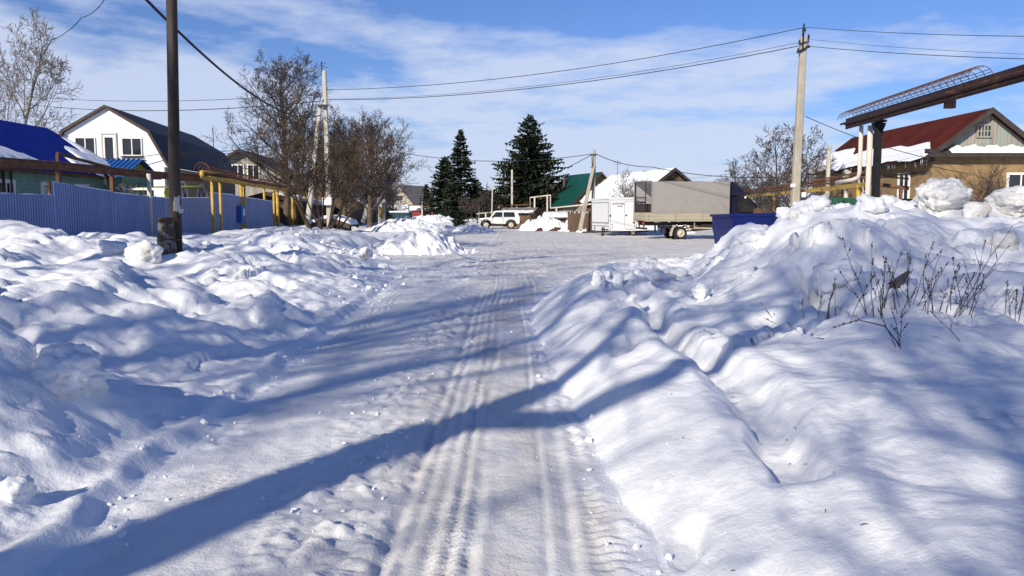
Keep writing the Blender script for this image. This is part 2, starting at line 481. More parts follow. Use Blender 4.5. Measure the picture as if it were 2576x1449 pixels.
def road_edge(x, y):
    """metres from a point on the road to the nearer bank"""
    wob = 0.07 * pn(y * 0.9, x * 0 + 3.3, 1) + 0.05 * pn(y * 3.1, x * 0 + 1.3, 2)
    xl = np.interp(y, XL_Y, XL_X) + wob * (1 + sm(y, 16, 24) * 4)
    xr = np.interp(y, XR_Y, XR_X) + 0.8 * wob * (1 + sm(y, 14, 24) * 4) + 0.04 * pn(y * 2.3, x * 0 + 8.3, 4)
    return np.minimum(x - xl, xr - x)

def H(x, y, detail=True):
    x = np.asarray(x, float); y = np.asarray(y, float)
    wob = 0.07 * pn(y * 0.9, x * 0 + 3.3, 1) + 0.05 * pn(y * 3.1, x * 0 + 1.3, 2)
    xl = np.interp(y, XL_Y, XL_X) + wob * (1 + sm(y, 16, 24) * 4)
    xr = np.interp(y, XR_Y, XR_X) + 0.8 * wob * (1 + sm(y, 14, 24) * 4) + 0.04 * pn(y * 2.3, x * 0 + 8.3, 4)
    sl = np.maximum(xl - x, 0); sr = np.maximum(x - xr, 0)
    onroad = (sl <= 0) & (sr <= 0)
    z = np.zeros_like(x)
    # ---- left bank
    prof = np.interp(sl, [0, .12, .45, 1.0, 1.8, 3, 5, 8, 11, 16, 40, 300], [0, .045, .11, .22, .36, .52, .72, .98, 1.12, 1.12, 1.0, .8])
    far = np.interp(sl, [0, .3, 1.2, 3, 6, 12, 40, 300], [0, .06, .20, .32, .45, .75, .75, .7])
    t = sm(y, 19.0, 23.5)
    left = prof * (1 - t) + far * t
    amp = sm(sl, 0.1, 2.2)
    amp2 = sm(sl, 0.0, 0.5)
    nearf = 1 - 0.55 * sm(y, 22, 34)
    left = left + amp * nearf * (0.22 * fbm(x * .42, y * .42, 11, 3) + 0.24 * billow(x * .5, y * .6, 21, 5, .46)) \
        + amp2 * nearf * (0.045 * fbm(x * 2.2, y * 2.2, 31, 4, .6))
    for a in ((-3.55, 5.2, .75, .60, .42), (-4.6, 5.0, 1.0, .8, .35), (-3.05, 4.55, .45, .35, .16), (-3.35, 3.6, .5, .35, .20),
              (-4.3, 8.4, 1.3, .28, .16, .35), (-3.25, 9.9, .55, .22, .20, .5), (-3.35, 10.9, .40, .34, .30), (-5.3, 10.6, .55, .45, .28),
              (-6.6, 12.0, 1.5, .9, .22), (-8.6, 12.2, 1.2, .8, .22), (-9.6, 15.5, 1.9, 1.0, .22), (-4.9, 15.8, 1.7, 1.6, .26),
              (-3.9, 14.0, .8, .6, .10), (-5.6, 18.3, 1.5, 1.0, .18), (-11.2, 18, 1.4, 1.1, .22), (-6.9, 15.4, 1.0, .7, .22),
              (-10.6, 21.5, .8, .5, .30), (-11.3, 22.1, .5, .45, .28)):
        left = left + ga(x, y, *a) * amp2
    left = left - ga(x, y, -7.75, 17.35, .75, .8, .35)                  # hollow round the pole
    left = left - ga(x, y, -4.0, 6.9, 1.0, .45, .16, .25) * amp2
    left = left + ga(x, y, -7.6, 31.0, 2.6, 2.6, .62, 0, 3.2) * sm(sl, .3, 1.2)   # mound under the big shrub
    left = left + ga(x, y, -7.2, 26.4, 1.7, 1.1, .38, .2) * sm(sl, .2, 1.0)
    left = left + ga(x, y, -11.2, 30.5, 1.2, 2.0, .35)
    wx, wy = x + .10 * fbm(x * 1.9, y * 1.9, 151, 2), y + .10 * fbm(x * 1.9, y * 1.9, 152, 2)
    pm = sm(fbm(x * .42, y * .42, 153, 3), -.30, .15) * sm(sl, .25, 1.2) * nearf
    pm2 = sm(fbm(x * .55, y * .55, 156, 3), .10, .38) * sm(sl, .25, 1.0) * nearf
    calm = 1 - ga(x, y, -3.7, 5.0, 1.3, 1.1, 1.0)
    pm = pm * calm; pm2 = pm2 * calm
    left = left + pm * .20 * plates(wx, wy, 1.5, 1) + pm2 * (.14 * plates(wx, wy, .52, 2) + .075 * plates(wx, wy, .2, 3))
    left = left + .045 * np.exp(-((sl - .14) / .075) ** 2) * (1 - sm(y, 13, 18)) * np.clip(.8 + .4 * pn(x * 1.2, y * .9, 157), .4, 1.2)
    z = np.where(sl > 0, np.maximum(left, 0.0), z)
    # ---- right bank
    rise = np.interp(y, [-60, 2, 3, 5, 7, 9, 11, 13, 14.5, 16, 18, 20, 23, 26, 34, 60, 300], [.3, .34, .36, .44, .62, .92, 1.22, 1.52, 1.60, 1.40, 1.0, .62, .40, .25, .22, .35, .3])
    plat = np.interp(y, [-60, 3, 6, 9, 12, 15, 18, 22, 30], [.26, .28, .34, .40, .42, .40, .30, .16, .1])
    s0 = np.interp(y, [-60, 3, 5, 7, 9, 11, 14, 17, 20, 26], [.6, .8, .9, 1.0, 1.5, 2.0, 2.4, 2.3, 1.8, 1])
    s1 = np.interp(y, [-60, 3, 5, 7, 9, 11, 14, 17, 20, 26], [2.5, 2.8, 3, 3.3, 3.8, 4.6, 4.95, 4.8, 5.0, 5])
    right = np.minimum(plat, rise) * np.interp(sr, [0, .1, .35, .8, 1.3], [0, .14, .42, .85, 1.0]) + np.maximum(rise - plat, 0) * sm(sr, s0, s1)
    right = right + np.interp(sr, [0, .08, .35, .9, 1.3, 3], [0, .02, .06, .10, .05, .0]) * (1 - sm(y, 14, 22) * .6)
    back = sm(y, 15, 19)
    ampr = sm(sr, .1, 1.3)
    rough = 0.35 + 0.65 * sm(y, 7.5, 11)
    nearr = 1 - 0.5 * sm(y, 24, 40)
    right = right + ampr * nearr * (0.07 + .07 * rough) * fbm(x * .6, y * .6, 41, 3) + ampr * nearr * rough * 0.20 * billow(x * .8, y * .8, 51, 5, .5) \
        + sm(sr, .1, .6) * nearr * 0.025 * rough * fbm(x * 2.4, y * 2.4, 61, 3)
    for a in ((.95, 5.9, .38, .85, .11), (1.0, 8.3, .40, .7, .13), (.95, 10.3, .45, .6, .12), (1.7, 12.0, .6, .7, .10),
              (3.95, 9.6, .80, .50, .46, 0, 3), (3.2, 9.9, .6, .6, .18), (5.2, 12.6, 1.3, 1.0, .20), (7.0, 13.4, .9, .7, .02),
              (8.6, 14.2, .9, .8, .04), (10.2, 13.9, .9, .8, .10), (4.1, 15.9, .8, .8, .18), (2.6, 4.3, .7, .8, .06), (1.9, 3.0, .45, .4, .05), (3.0, 6.2, .9, .5, .04)):
        right = right + ga(x, y, *a) * sm(sr, 0, .5)
    d, side, prog = seg_dist(x, y, [(1.72, 11.6), (1.74, 9.8), (1.56, 8.2), (1.60, 6.9), (1.66, 5.7), (1.50, 4.3), (1.46, 3.9)])
    wv = d + 0.05 * pn(x * 3, y * 3, 71)
    right = right - 0.18 * (1 - sm(wv, .05, .19)) * np.clip(.75 + .8 * pn(x * .2, y * .55, 72), .25, 1) + 0.035 * np.exp(-((d - .30) / .10) ** 2)
    for fx, fy in ((.78, 3.55), (.98, 2.95), (1.05, 7.35), (1.22, 7.6)):
        right = right - ga(x, y, fx, fy, .10, .20, .15, -.35, 4) * sm(sr, 0, .15)
    right = right * (1 - .75 * sm(y, 21, 27) * (1 - sm(sr, 1, 8)))
    pr_ = sm(fbm(x * .42, y * .42, 154, 3) + .35 * sm(y, 8, 12) - .30 * (1 - sm(y, 5, 8)), .02, .35) * sm(sr, .8, 2.2) * nearr
    right = right + pr_ * (.20 * plates(wx, wy, .85, 4) + .11 * plates(wx, wy, .38, 5) + .04 * plates(wx, wy, .16, 6))
    z = np.where(sr > 0, np.maximum(right, 0.0), z)
    # open snow beyond the yard
    fz = sm(y, 74, 84)
    z = z * (1 - fz) + fz * (0.45 + 0.35 * fbm(x * .2, y * .2, 81, 3))
    hw = sm(y, 140, 500)
    z = z * (1 - hw) + hw * (1.2 + 2.2 * fbm(x * .006, y * .006, 82, 2))
    # ---- road relief: ruts, tread, trampled chunks
    if detail:
        rx = x + 0.05 * pn(y * .25, x * 0, 91)
        near = 1 - sm(y, 12, 18)
        fade = 1 - sm(y, 13, 24)
        ed = np.minimum(x - xl, xr - x)
        chunk = np.maximum(billow(x * 3.2, y * 2.6, 101, 3, .6), 0)
        band = np.exp(-((rx + .92) / .34) ** 2)
        rr = 0.010 * fbm(x * 1.3, y * .7, 111, 3) + 0.006 * pn(x * 9, y * 5, 112)
        rr = rr + band * (0.085 * chunk + .05 * np.maximum(plates(x, y, .13, 9), 0) + .008 * pn(x * 11, y * 9, 113)) * (0.35 + .65 * sm(pn(x * .7, y * .5, 114), -.3, .3))
        rut = np.exp(-((rx + .60) / .045) ** 2)
        rr = rr - .06 * rut * (0.55 + .45 * pn(x * 2, y * 3, 115)) * near - .02 * np.exp(-((rx + .50) / .03) ** 2) * near
        for c, wd in ((-.40, .028), (-.30, .022), (-.20, .03), (.28, .03), (.42, .03), (.16, .018)):
            w_ = np.exp(-((rx - c) / wd) ** 2)
            rr = rr + fade * np.clip(.55 + 1.1 * pn(x * 1.7 + c * 9, y * .45, 117), 0, 1) * (-.026 * w_ * (.6 + .5 * pn(x * 5, y * 3.1, 116)) + .012 * np.exp(-((rx - c - 2 * wd) / wd) ** 2))
        brk = np.clip(.35 + 1.5 * fbm(x * 2.1, y * .9, 119, 3), 0, 1.15)
        yy = y + .05 * pn(x * 2, y * 1.3, 120)
        tread = fade * brk * np.sign(np.sin(2 * np.pi * (yy + .45 * np.abs(rx - .50)) / .085) + .25 * pn(x * 14, y * 14, 122)) * .008
        tread2 = fade * np.clip(.3 + 1.6 * fbm(x * 1.7, y * .8, 123, 3), 0, 1.1) * np.sign(np.sin(2 * np.pi * (yy - .7 * (rx + .3)) / .062) + .3 * pn(x * 16, y * 16, 124)) * .007
        dd_, _, _ = seg_dist(x, y, [(-.95, 2), (-.55, 5.5), (-.15, 9), (-.05, 13), (-.2, 19)])
        tr3 = np.exp(-(dd_ / .085) ** 4) * fade * np.clip(.4 + 1.3 * pn(x * .9, y * .6, 125), 0, 1)
        rr = rr + tread * np.exp(-((rx - .47) / .10) ** 4) + tread2 * np.exp(-((rx + .30) / .10) ** 4) + tr3 * (tread2 - .012)
        rr = rr + .8 * tread2 * np.exp(-((x - xl - .36) / .20) ** 4) + .6 * tread * np.exp(-((x - xl - .85) / .10) ** 4) + .5 * tread2 * np.exp(-((rx - .0) / .12) ** 4)
        rr = rr - .016 * np.exp(-((x - xl - .08) / .09) ** 2) * near * np.clip(.5 + 1.5 * pn(x * .3, y * .8, 118), 0, 1)
        edge_crumb = np.exp(-(ed / .22) ** 2)
        rr = rr + edge_crumb * .05 * np.maximum(billow(x * 4.5, y * 4, 121, 2, .6), 0)
        rr = rr + (0.05 * np.maximum(billow(x * 2.2, y * 1.6, 131, 3, .6), 0) + .012 * fbm(x * 1.2, y * 3.2, 132, 3)) * sm(y, 14, 20) * .8
        for arc, wd in ((ARC1, .13), (ARC2, .15), (ARC3, .15)):
            d, s, p_ = seg_dist(x, y, arc)
            rr = rr - .055 * np.exp(-(d / wd) ** 2) + .035 * np.exp(-((d - 2.1 * wd) / wd) ** 2)
        rr = rr + sm(y, 26, 30) * .02 * fbm(x * .35, y * 2.2, 141, 3)
        z = np.where(onroad, z + rr * sm(ed, 0, .13), z)
    return z, onroad

def Hs(x, y):
    return float(H(np.array([x]), np.array([y]), False)[0][0])

def hit(px, py, y0=2.4, y1=120):
    """where the view ray through a pixel meets the snow"""
    a, b = W(px, py, 1.0), W(px, py, 2.0)
    ys = np.concatenate([np.arange(y0, 30, .02), np.arange(30, y1, .1)])
    xs = a.x + (b.x - a.x) * (ys - 1); zs = a.z + (b.z - a.z) * (ys - 1)
    hz = H(xs, ys, False)[0]
    k = np.argmax(zs <= hz)
    if not (zs <= hz).any(): k = len(ys) - 1
    return Vector((float(xs[k]), float(ys[k]), float(hz[k])))

def axis_steps(segs):
    out = []
    for a, b, s in segs:
        n = max(1, int(round((b - a) / s)))
        out.extend(np.linspace(a, b, n, endpoint=False))
    out.append(segs[-1][1])
    return np.array(out)

def snow_mat(name, road):
    m = bpy.data.materials.new(name); m.use_nodes = True
    nt = m.node_tree; N, L = nt.nodes, nt.links
    p = N['Principled BSDF']
    p.inputs['Roughness'].default_value = 0.62
    p.inputs['Specular IOR Level'].default_value = 0.25
    tc = N.new('ShaderNodeTexCoord')
    def noise(scale, detail=5, rough=0.6, st=(1, 1, 1)):
        mp = N.new('ShaderNodeMapping'); mp.inputs['Scale'].default_value = st
        L.new(tc.outputs['Object'], mp.inputs[0])
        n = N.new('ShaderNodeTexNoise'); n.inputs['Scale'].default_value = scale
        n.inputs['Detail'].default_value = detail; n.inputs['Roughness'].default_value = rough
        L.new(mp.outputs[0], n.inputs[0])
        return n.outputs[0]
    def ramp(src, a, b, ca, cb):
        r = N.new('ShaderNodeValToRGB')
        r.color_ramp.elements[0].position = a; r.color_ramp.elements[1].position = b
        r.color_ramp.elements[0].color = tuple(ca) + (1,); r.color_ramp.elements[1].color = tuple(cb) + (1,)
        L.new(src, r.inputs[0]); return r.outputs[0]
    def mixc(f, a, b):
        x = N.new('ShaderNodeMix'); x.data_type = 'RGBA'
        L.new(f, x.inputs['Factor']); L.new(a, x.inputs[6])
        if isinstance(b, tuple): x.inputs[7].default_value = b + (1,)
        else: L.new(b, x.inputs[7])
        return x.outputs[2]
    base = ramp(noise(0.8), .3, .7, (0.775, 0.785, 0.80), (0.83, 0.835, 0.845))
    if road: base = ramp(noise(0.8, 6, .62, (1, .6, 1)), .3, .7, (0.66, 0.655, 0.65), (0.77, 0.775, 0.78))
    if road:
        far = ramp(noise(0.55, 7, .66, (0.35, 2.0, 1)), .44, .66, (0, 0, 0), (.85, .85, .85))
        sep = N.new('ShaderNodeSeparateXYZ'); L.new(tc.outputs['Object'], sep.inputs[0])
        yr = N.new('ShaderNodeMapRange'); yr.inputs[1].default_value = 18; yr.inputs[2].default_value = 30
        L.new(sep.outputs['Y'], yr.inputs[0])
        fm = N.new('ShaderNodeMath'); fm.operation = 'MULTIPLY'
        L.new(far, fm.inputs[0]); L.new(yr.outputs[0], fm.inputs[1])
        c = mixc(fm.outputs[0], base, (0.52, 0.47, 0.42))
        # driven strip, slightly tan and icy
        sx = N.new('ShaderNodeMapRange'); sx.interpolation_type = 'SMOOTHSTEP'
        sx.inputs[1].default_value = -1.3; sx.inputs[2].default_value = -.3
        L.new(sep.outputs['X'], sx.inputs[0])
        tn = ramp(noise(1.1, 7, .62, (2.2, .5, 1)), .38, .66, (0.05, 0.05, 0.05), (.95, .95, .95))
        tm = N.new('ShaderNodeMath'); tm.operation = 'MULTIPLY'
        L.new(tn, tm.inputs[0]); L.new(sx.outputs[0], tm.inputs[1])
        c = mixc(tm.outputs[0], c, (0.60, 0.56, 0.515))
    else:
        d = ramp(noise(1.3, 8, .68), .66, .80, (0, 0, 0), (.6, .6, .6))
        c = mixc(d, base, (0.60, 0.55, 0.47))
    if road:
        wa = N.new('ShaderNodeAttribute'); wa.attribute_name = 'worn'
        c = mixc(wa.outputs['Fac'], ramp(noise(0.8), .3, .7, (0.775, 0.785, 0.80), (0.83, 0.835, 0.845)), c)
    L.new(c, p.inputs['Base Color'])
    h1 = noise(7, 6, .6); h2 = noise(60, 4, .65)
    b1 = N.new('ShaderNodeBump'); b1.inputs['Distance'].default_value = 0.035 if not road else 0.03
    b1.inputs['Strength'].default_value = 0.55; L.new(h1, b1.inputs['Height'])
    b2 = N.new('ShaderNodeBump'); b2.inputs['Distance'].default_value = 0.006 if not road else .008
    b2.inputs['Strength'].default_value = 0.6; L.new(h2, b2.inputs['Height']); L.new(b1.outputs[0], b2.inputs['Normal'])
    L.new(b2.outputs[0], p.inputs['Normal'])
    return m
m_snow = snow_mat('field snow', False)
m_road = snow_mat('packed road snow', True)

def make_ground():
    xs = axis_steps([(-900, -200, 60), (-200, -60, 8), (-60, -22, .8), (-22, -10, .13), (-10, -5, .06), (-5, -2.6, .034), (-2.6, 1.9, .019),
                     (1.9, 4.2, .03), (4.2, 10, .06), (10, 20, .16), (20, 60, .8), (60, 200, 8), (200, 900, 60)])
    y = 2.6; ys = list(axis_steps([(-60, -10, 3), (-10, 1, .5), (1, 2.6, .1)]))
    while y < 30: y += max(.017, .0045 * y); ys.append(y)
    while y < 130: y += .0075 * y; ys.append(y)
    while y < 2500: y += .06 * y; ys.append(y)
    ys = np.array(ys)
    X, Y = np.meshgrid(xs, ys)
    Z, on = H(X, Y)
    ny, nx = X.shape
    V = np.stack([X, Y, Z], -1).reshape(-1, 3)
    idx = np.arange(ny * nx).reshape(ny, nx)
    Q = np.stack([idx[:-1, :-1], idx[:-1, 1:], idx[1:, 1:], idx[1:, :-1]], -1).reshape(-1, 4)
    cnt = (on.reshape(-1)[Q]).sum(1)
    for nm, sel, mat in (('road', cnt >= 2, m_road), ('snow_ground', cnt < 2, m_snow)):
        q = Q[sel]
        used, inv = np.unique(q, return_inverse=True)
        me = bpy.data.meshes.new(nm)
        me.vertices.add(len(used)); me.vertices.foreach_set('co', V[used].astype(np.float32).ravel())
        n = len(q)
        me.loops.add(n * 4); me.loops.foreach_set('vertex_index', inv.reshape(-1).astype(np.int32))
        me.polygons.add(n)
        me.polygons.foreach_set('loop_start', np.arange(0, n * 4, 4, dtype=np.int32))
        me.polygons.foreach_set('loop_total', np.full(n, 4, dtype=np.int32))
        if nm == 'road':
            at = me.attributes.new('worn', 'FLOAT', 'POINT')
            px_, py_ = V[used, 0], V[used, 1]
            at.data.foreach_set('value', sm(road_edge(px_, py_) + .10 * fbm(px_ * 3, py_ * 3, 161, 3), .02, .30).astype(np.float32))
        me.update(calc_edges=True)
        me.polygons.foreach_set('use_smooth', np.ones(n, dtype=bool))
        me.materials.append(mat)
        o = bpy.data.objects.new(nm, me); COL.objects.link(o)
        tag(o, 'packed snow road opening into a wide driven yard' if nm == 'road' else 'deep rumpled snow on both verges and beyond the yard', nm.replace('_', ' '), kind='structure')
make_ground()

# ------------------------------------------------------------------ trees and shrubs
def rot_about(v, axis, a):
    return Matrix.Rotation(a, 3, axis) @ v

def grow(rng, p, d, L, r, lev, P, out):
    """recursive limb; out[lev] collects (points, radii)"""
    n = P['n'][min(lev, len(P['n']) - 1)]
    pts, rad = [p.copy()], [r]
    d = d.normalized()
    tip = P['tip'][min(lev, len(P['tip']) - 1)]
    for i in range(n):
        wob = P['wob'][min(lev, len(P['wob']) - 1)]
        d = d + Vector((rng.gauss(0, wob), rng.gauss(0, wob), rng.gauss(0, wob) + P['up'][min(lev, len(P['up']) - 1)]))
        d.normalize()
        p = p + d * (L / n)
        pts.append(p.copy()); rad.append(max(P['rmin'], r * (1 - (1 - tip) * (i + 1) / n)))
    out.setdefault(lev, []).append((pts, rad))
    if lev >= P['levels']: return
    nc = P['nc'][lev]
    for k in range(nc):
        t = P['t0'][lev] + (1 - P['t0'][lev]) * ((k + rng.random()) / nc)
        f = t * n; i = min(int(f), n - 1); f -= i
        q = pts[i].lerp(pts[i + 1], f)
        rr = rad[i] + (rad[i + 1] - rad[i]) * f
        dd = (pts[i + 1] - pts[i]).normalized()
        nn, bb = cross_frame(dd)
        az = k * 2.4 + rng.random() * 1.2
        ax = nn * math.cos(az) + bb * math.sin(az)
        ang = P['ang'][lev] * (0.75 + rng.random() * .5)
        ln = L * P['ratio'][lev] * (1 - P['short'][lev] * t) * (0.75 + .5 * rng.random())
        if lev == 0 and P.get('dome'):
            ang *= 1.05 - .45 * t
            ln = L * P['dome'] * math.sqrt(max(.04, 1 - .92 * t * t)) * (.82 + .3 * rng.random())
        cd = rot_about(dd, ax, ang)
        grow(rng, q, cd, ln, max(P['rmin'], min(rr * .8, rr * P['rr'][lev])), lev + 1, P, out)

TREE_P = dict(n=[8, 6, 5, 4, 3], wob=[.05, .10, .14, .18, .2], up=[.02, .05, .05, .03, .02], tip=[.25, .2, .25, .3, .4], rmin=.006,
              levels=4, nc=[16, 8, 6, 4], t0=[.28, .2, .15, .15], ang=[.95, .75, .75, .75], ratio=[.52, .5, .5, .5], short=[.62, .4, .35, .3], rr=[.5, .55, .6, .65])

def put_tree(root, out, m_trunk, m_crown, split=1, sides=(10, 6, 4, 3, 3)):
    a, b = MB(), MB()
    for lev, lst in out.items():
        for pts, rad in lst:
            (a if lev < split else b).tube(pts, rad, sides[min(lev, 4)], cap=(lev < 2))
    a.build('trunk', m_trunk, root, recalc=False)
    if b.v: b.build('crown', m_crown, root, recalc=False)

def bare_tree(name, label, loc, height, r, seed, P=None, mt=None, mc=None, cat='tree', group=None, lean=(0, 0, 1)):
    root = thing(name, label, cat, loc, 0, group)
    rng = random.Random(seed)
    out = {}
    grow(rng, Vector((0, 0, -.3)), Vector(lean), height, r, 0, P or TREE_P, out)
    put_tree(root, out, mt or m_bark, mc or m_twig)
    return root

def shrub(name, label, loc, height, spread, nstem, seed, mt, mc, levels=3, nc=(7, 6, 5), r=.05, rmin=.007, cat='shrub', base=.5, group=None, tw=.42):
    root = thing(name, label, cat, loc, 0, group)
    rng = random.Random(seed)
    P = dict(n=[8, 5, 4, 3], wob=[.07, .15, .2, .22], up=[.03, .05, .03, .02], tip=[.3, .3, .35, .4], rmin=rmin, levels=levels, nc=list(nc),
             t0=[.34, .15, .1], ang=[.65, .75, .8], ratio=[tw, .52, .5], short=[.45, .35, .3], rr=[.6, .6, .65])
    out = {}
    for k in range(nstem):
        a = 2 * math.pi * (k + rng.random() * .6) / nstem
        rr = base * math.sqrt(rng.random())
        lean = spread * (.35 + .75 * rng.random())
        d = Vector((math.cos(a) * lean, math.sin(a) * lean, 1))
        L = height * (0.78 + .3 * rng.random()) * (1.0 + .2 * lean * .5)
        grow(rng, Vector((math.cos(a) * rr, math.sin(a) * rr, -.3)), d, L, r * (.6 + .6 * rng.random()), 0, P, out)
    put_tree(root, out, mt, mc)
    return root

def spruce(name, label, loc, height, rad, seed, mat=None, droop=.35, dens=1.0, bare=.04, group=None, lump=.3, power=.85):
    root = thing(name, label, 'spruce tree', loc, 0, group)
    rng = random.Random(seed)
    t = MB()
    t.tube([(0, 0, -.5), (0, 0, height * .5), (0, 0, height * .98)], [height * .018, height * .011, .015], 8)
    t.build('trunk', m_bark, root, recalc=False)
    mb = MB()
    z = height * bare
    while z < height * .985:
        f = z / height
        Rm = rad * (1 - f) ** power * (1 - lump / 2 + lump * rng.random()) + .08
        nb = max(4, int((6 + Rm * 2.2) * dens))
        a0 = rng.random() * 6.28
        for k in range(nb):
            a = a0 + 6.283 * k / nb + rng.gauss(0, .16)
            L = Rm * (.68 + .45 * rng.random())
            up0 = .40 * f + .02 + rng.gauss(0, .13)
            n = max(3, int(L / .33))
            p = Vector((0, 0, z + rng.gauss(0, .10)))
            dirh = Vector((math.cos(a), math.sin(a), 0)); side = Vector((-math.sin(a), math.cos(a), 0))
            for i in range(n):
                s = (i + .5) / n
                slope = up0 - droop * 1.5 * s + droop * 1.25 * s * s
                p = p + (dirh + side * rng.gauss(0, .22) + Vector((0, 0, slope + rng.gauss(0, .12)))) * (L / n)
                w = (.34 + .55 * (1 - s)) * min(1, .35 + L * .28) * (.7 + .6 * rng.random())
                hang = (.10 + .40 * s * (1 - s) * 2.2 + .30 * rng.random() ** 2) * min(1, .45 + L * .22) * (.5 + droop)
                step = dirh * (L / n) * .9 + Vector((0, 0, slope * L / n))
                for sg in (-1, 1):
                    q = p + side * sg * w * (.55 + .5 * rng.random()) + dirh * (.12 + .25 * rng.random()) * w + Vector((0, 0, -hang * .55 * rng.random()))
                    mb.add([p - step * .6, p + step * .6, q + step * .35, q - step * .1], [(0, 1, 2, 3)])
                for h in range(2):
                    o_ = side * rng.uniform(-.7, .7) * w
                    b0 = p + o_
                    ww = .05 + .09 * rng.random()
                    e = step.normalized() * ww + side * rng.uniform(-ww, ww)
                    mb.add([b0 - e, b0 + e, b0 + e * .35 + Vector((rng.gauss(0, .03), rng.gauss(0, .03), -hang * (.6 + .7 * rng.random()))),
                            b0 - e * .35 + Vector((0, 0, -hang * (.5 + .5 * rng.random())))], [(0, 1, 2, 3)])
            tip = p + dirh * .22 + Vector((0, 0, .10))
            mb.add([p - side * .09, p + side * .09, tip], [(0, 1, 2)])
        z += height * (.020 + .012 * (1 - f)) / dens * (.8 + .4 * rng.random())
    for k in range(10):
        a = rng.random() * 6.28; s = Vector((math.cos(a), math.sin(a), 0)) * .12
        mb.add([Vector((0, 0, height * .94)) + s, Vector((0, 0, height * .94)) - s, Vector((0, 0, height * 1.01))], [(0, 1, 2)])
    mb.build('crown', mat or m_needle, root, recalc=False)
    return root

def pine_bush(name, label, loc, h, r, seed, cat='pine bush'):
    root = thing(name, label, cat, loc)
    rng = random.Random(seed)
    t, c = MB(), MB()
    t.tube([(0, 0, -.2), (0, 0, h * .85)], [.05, .015], 6)
    for k in range(70):
        z0 = h * (.02 + .75 * rng.random()); a = rng.random() * 6.28
        L = r * (.5 + .6 * rng.random()) * (1 - .45 * z0 / h)
        d = Vector((math.cos(a), math.sin(a), .55 + .5 * rng.random())).normalized()
        p0 = Vector((0, 0, z0)); p1 = p0 + d * L
        t.tube([p0, p1], [.015, .006], 3)
        for i in range(46):
            q = p0.lerp(p1, .25 + .75 * rng.random())
            dd = (d + Vector((rng.gauss(0, .6), rng.gauss(0, .6), rng.gauss(.15, .5)))).normalized() * (.14 + .12 * rng.random())
            sd = dd.cross(Vector((rng.gauss(0, 1), rng.gauss(0, 1), rng.gauss(0, 1)))).normalized() * .022
            c.add([q - sd, q + sd, q + dd], [(0, 1, 2)])
    t.build('trunk', m_bark, root, recalc=False)
    c.build('crown', m_pine, root, recalc=False)
    return root

# trees off to the left and behind whose shadows fall on the road and banks
def shadow_tree():
    root = thing('bare_tree', 'tall bare roadside tree whose forked trunk shadow slants across the road', 'tree', (0, 0, 0))
    rng = random.Random(3)
    S = SUNV
    def up(gx, gy, gz, t): return Vector((gx, gy, gz)) + S * t
    base = up(-1.8, 3.66, 0, 10.4); base = Vector((base.x, base.y, 0))
    b0 = Vector((base.x - .3, base.y - .4, -.2))
    def sh(px, py, t):
        g = hit(px, py); return g + S * t
    trunk = [b0, up(-2.4, 2.7, 0, 9.7), sh(330, 1385, 10.6), sh(700, 1232, 11.6), sh(1000, 1115, 12.8), sh(1240, 1035, 13.8), sh(1400, 968, 15.0), sh(1490, 895, 16.2), sh(1545, 845, 17.4), sh(1610, 790, 19), sh(1680, 765, 21), sh(1800, 700, 24)]
    r1 = [.32, .30, .28, .265, .25, .215, .15, .105, .095, .08, .05, .02]
    limb = [sh(1240, 1060, 13.8), sh(1400, 1056, 14.2), sh(1520, 1010, 14.7), sh(1640, 962, 15.2), sh(1740, 915, 15.8), sh(1840, 882, 16.3), sh(1900, 835, 17.0), sh(2010, 788, 18), sh(2150, 742, 19.2), sh(2300, 690, 21)]
    r2 = [.15, .155, .15, .14, .13, .105, .095, .085, .06, .02]
    a, b = MB(), MB()
    a.tube(trunk, r1, 10); a.tube(limb, r2, 8)
    P = dict(TREE_P); P.update(levels=3, nc=[7, 6, 5], n=[6, 5, 4, 3], t0=[.15, .15, .15], ang=[.7, .75, .75], ratio=[.5, .5, .5], wob=[.1, .14, .18, .2], up=[.06, .05, .03, .02], tip=[.25] * 4, short=[.4, .35, .3], rr=[.55, .6, .65])
    out = {}
    for line, rad, i0 in ((trunk, r1, 7), (limb, r2, 5)):
        for i in range(i0, len(line)):
            for k in range(3):
                d = (line[i] - line[i - 1]).normalized()
                n, bb = cross_frame(d); az = rng.random() * 6.28
                cd = rot_about(d, n * math.cos(az) + bb * math.sin(az), .8 + .3 * rng.random())
                grow(rng, line[i].copy(), cd, 2.2 + 1.6 * rng.random(), rad[i] * .45, 1, P | dict(levels=3), out)
    for lev, lst in out.items():
        for pts, rad in lst: b.tube(pts, rad, (6, 5, 4, 3, 3)[lev], cap=False)
    off = -base
    a.v = [tuple(Vector(p) + off) for p in a.v]; b.v = [tuple(Vector(p) + off) for p in b.v]
    root.location = base
    a.build('trunk', m_bark, root, recalc=False); b.build('crown', m_twig, root, recalc=False)
shadow_tree()
SH_P = dict(TREE_P); SH_P.update(levels=3, nc=[17, 8, 7], rmin=.011, t0=[.34, .15, .12])
for k, (x, y, h, r, sd) in enumerate(((-12.5, -7.5, 14, .22, 5), (-16.5, -1.0, 16, .26, 9), (-19.5, 4.5, 15, .25, 12), (-21.5, 10.5, 14, .22, 15), (-3.4, -16.5, 17, .2, 18), (-9.6, -17.5, 18, .26, 21),
                                      (-15.0, -13.0, 19, .26, 39), (-10.8, -5.2, 12, .2, 61), (-3.4, -8.4, 11, .15, 27), (-4.6, -11.6, 17, .2, 51))):
    bare_tree('bare_tree', 'one of the bare trees outside the view whose branch shadows dapple the snow', (x, y, Hs(x, y)), h, r, sd, SH_P, group='bare trees whose shadows dapple the snow')

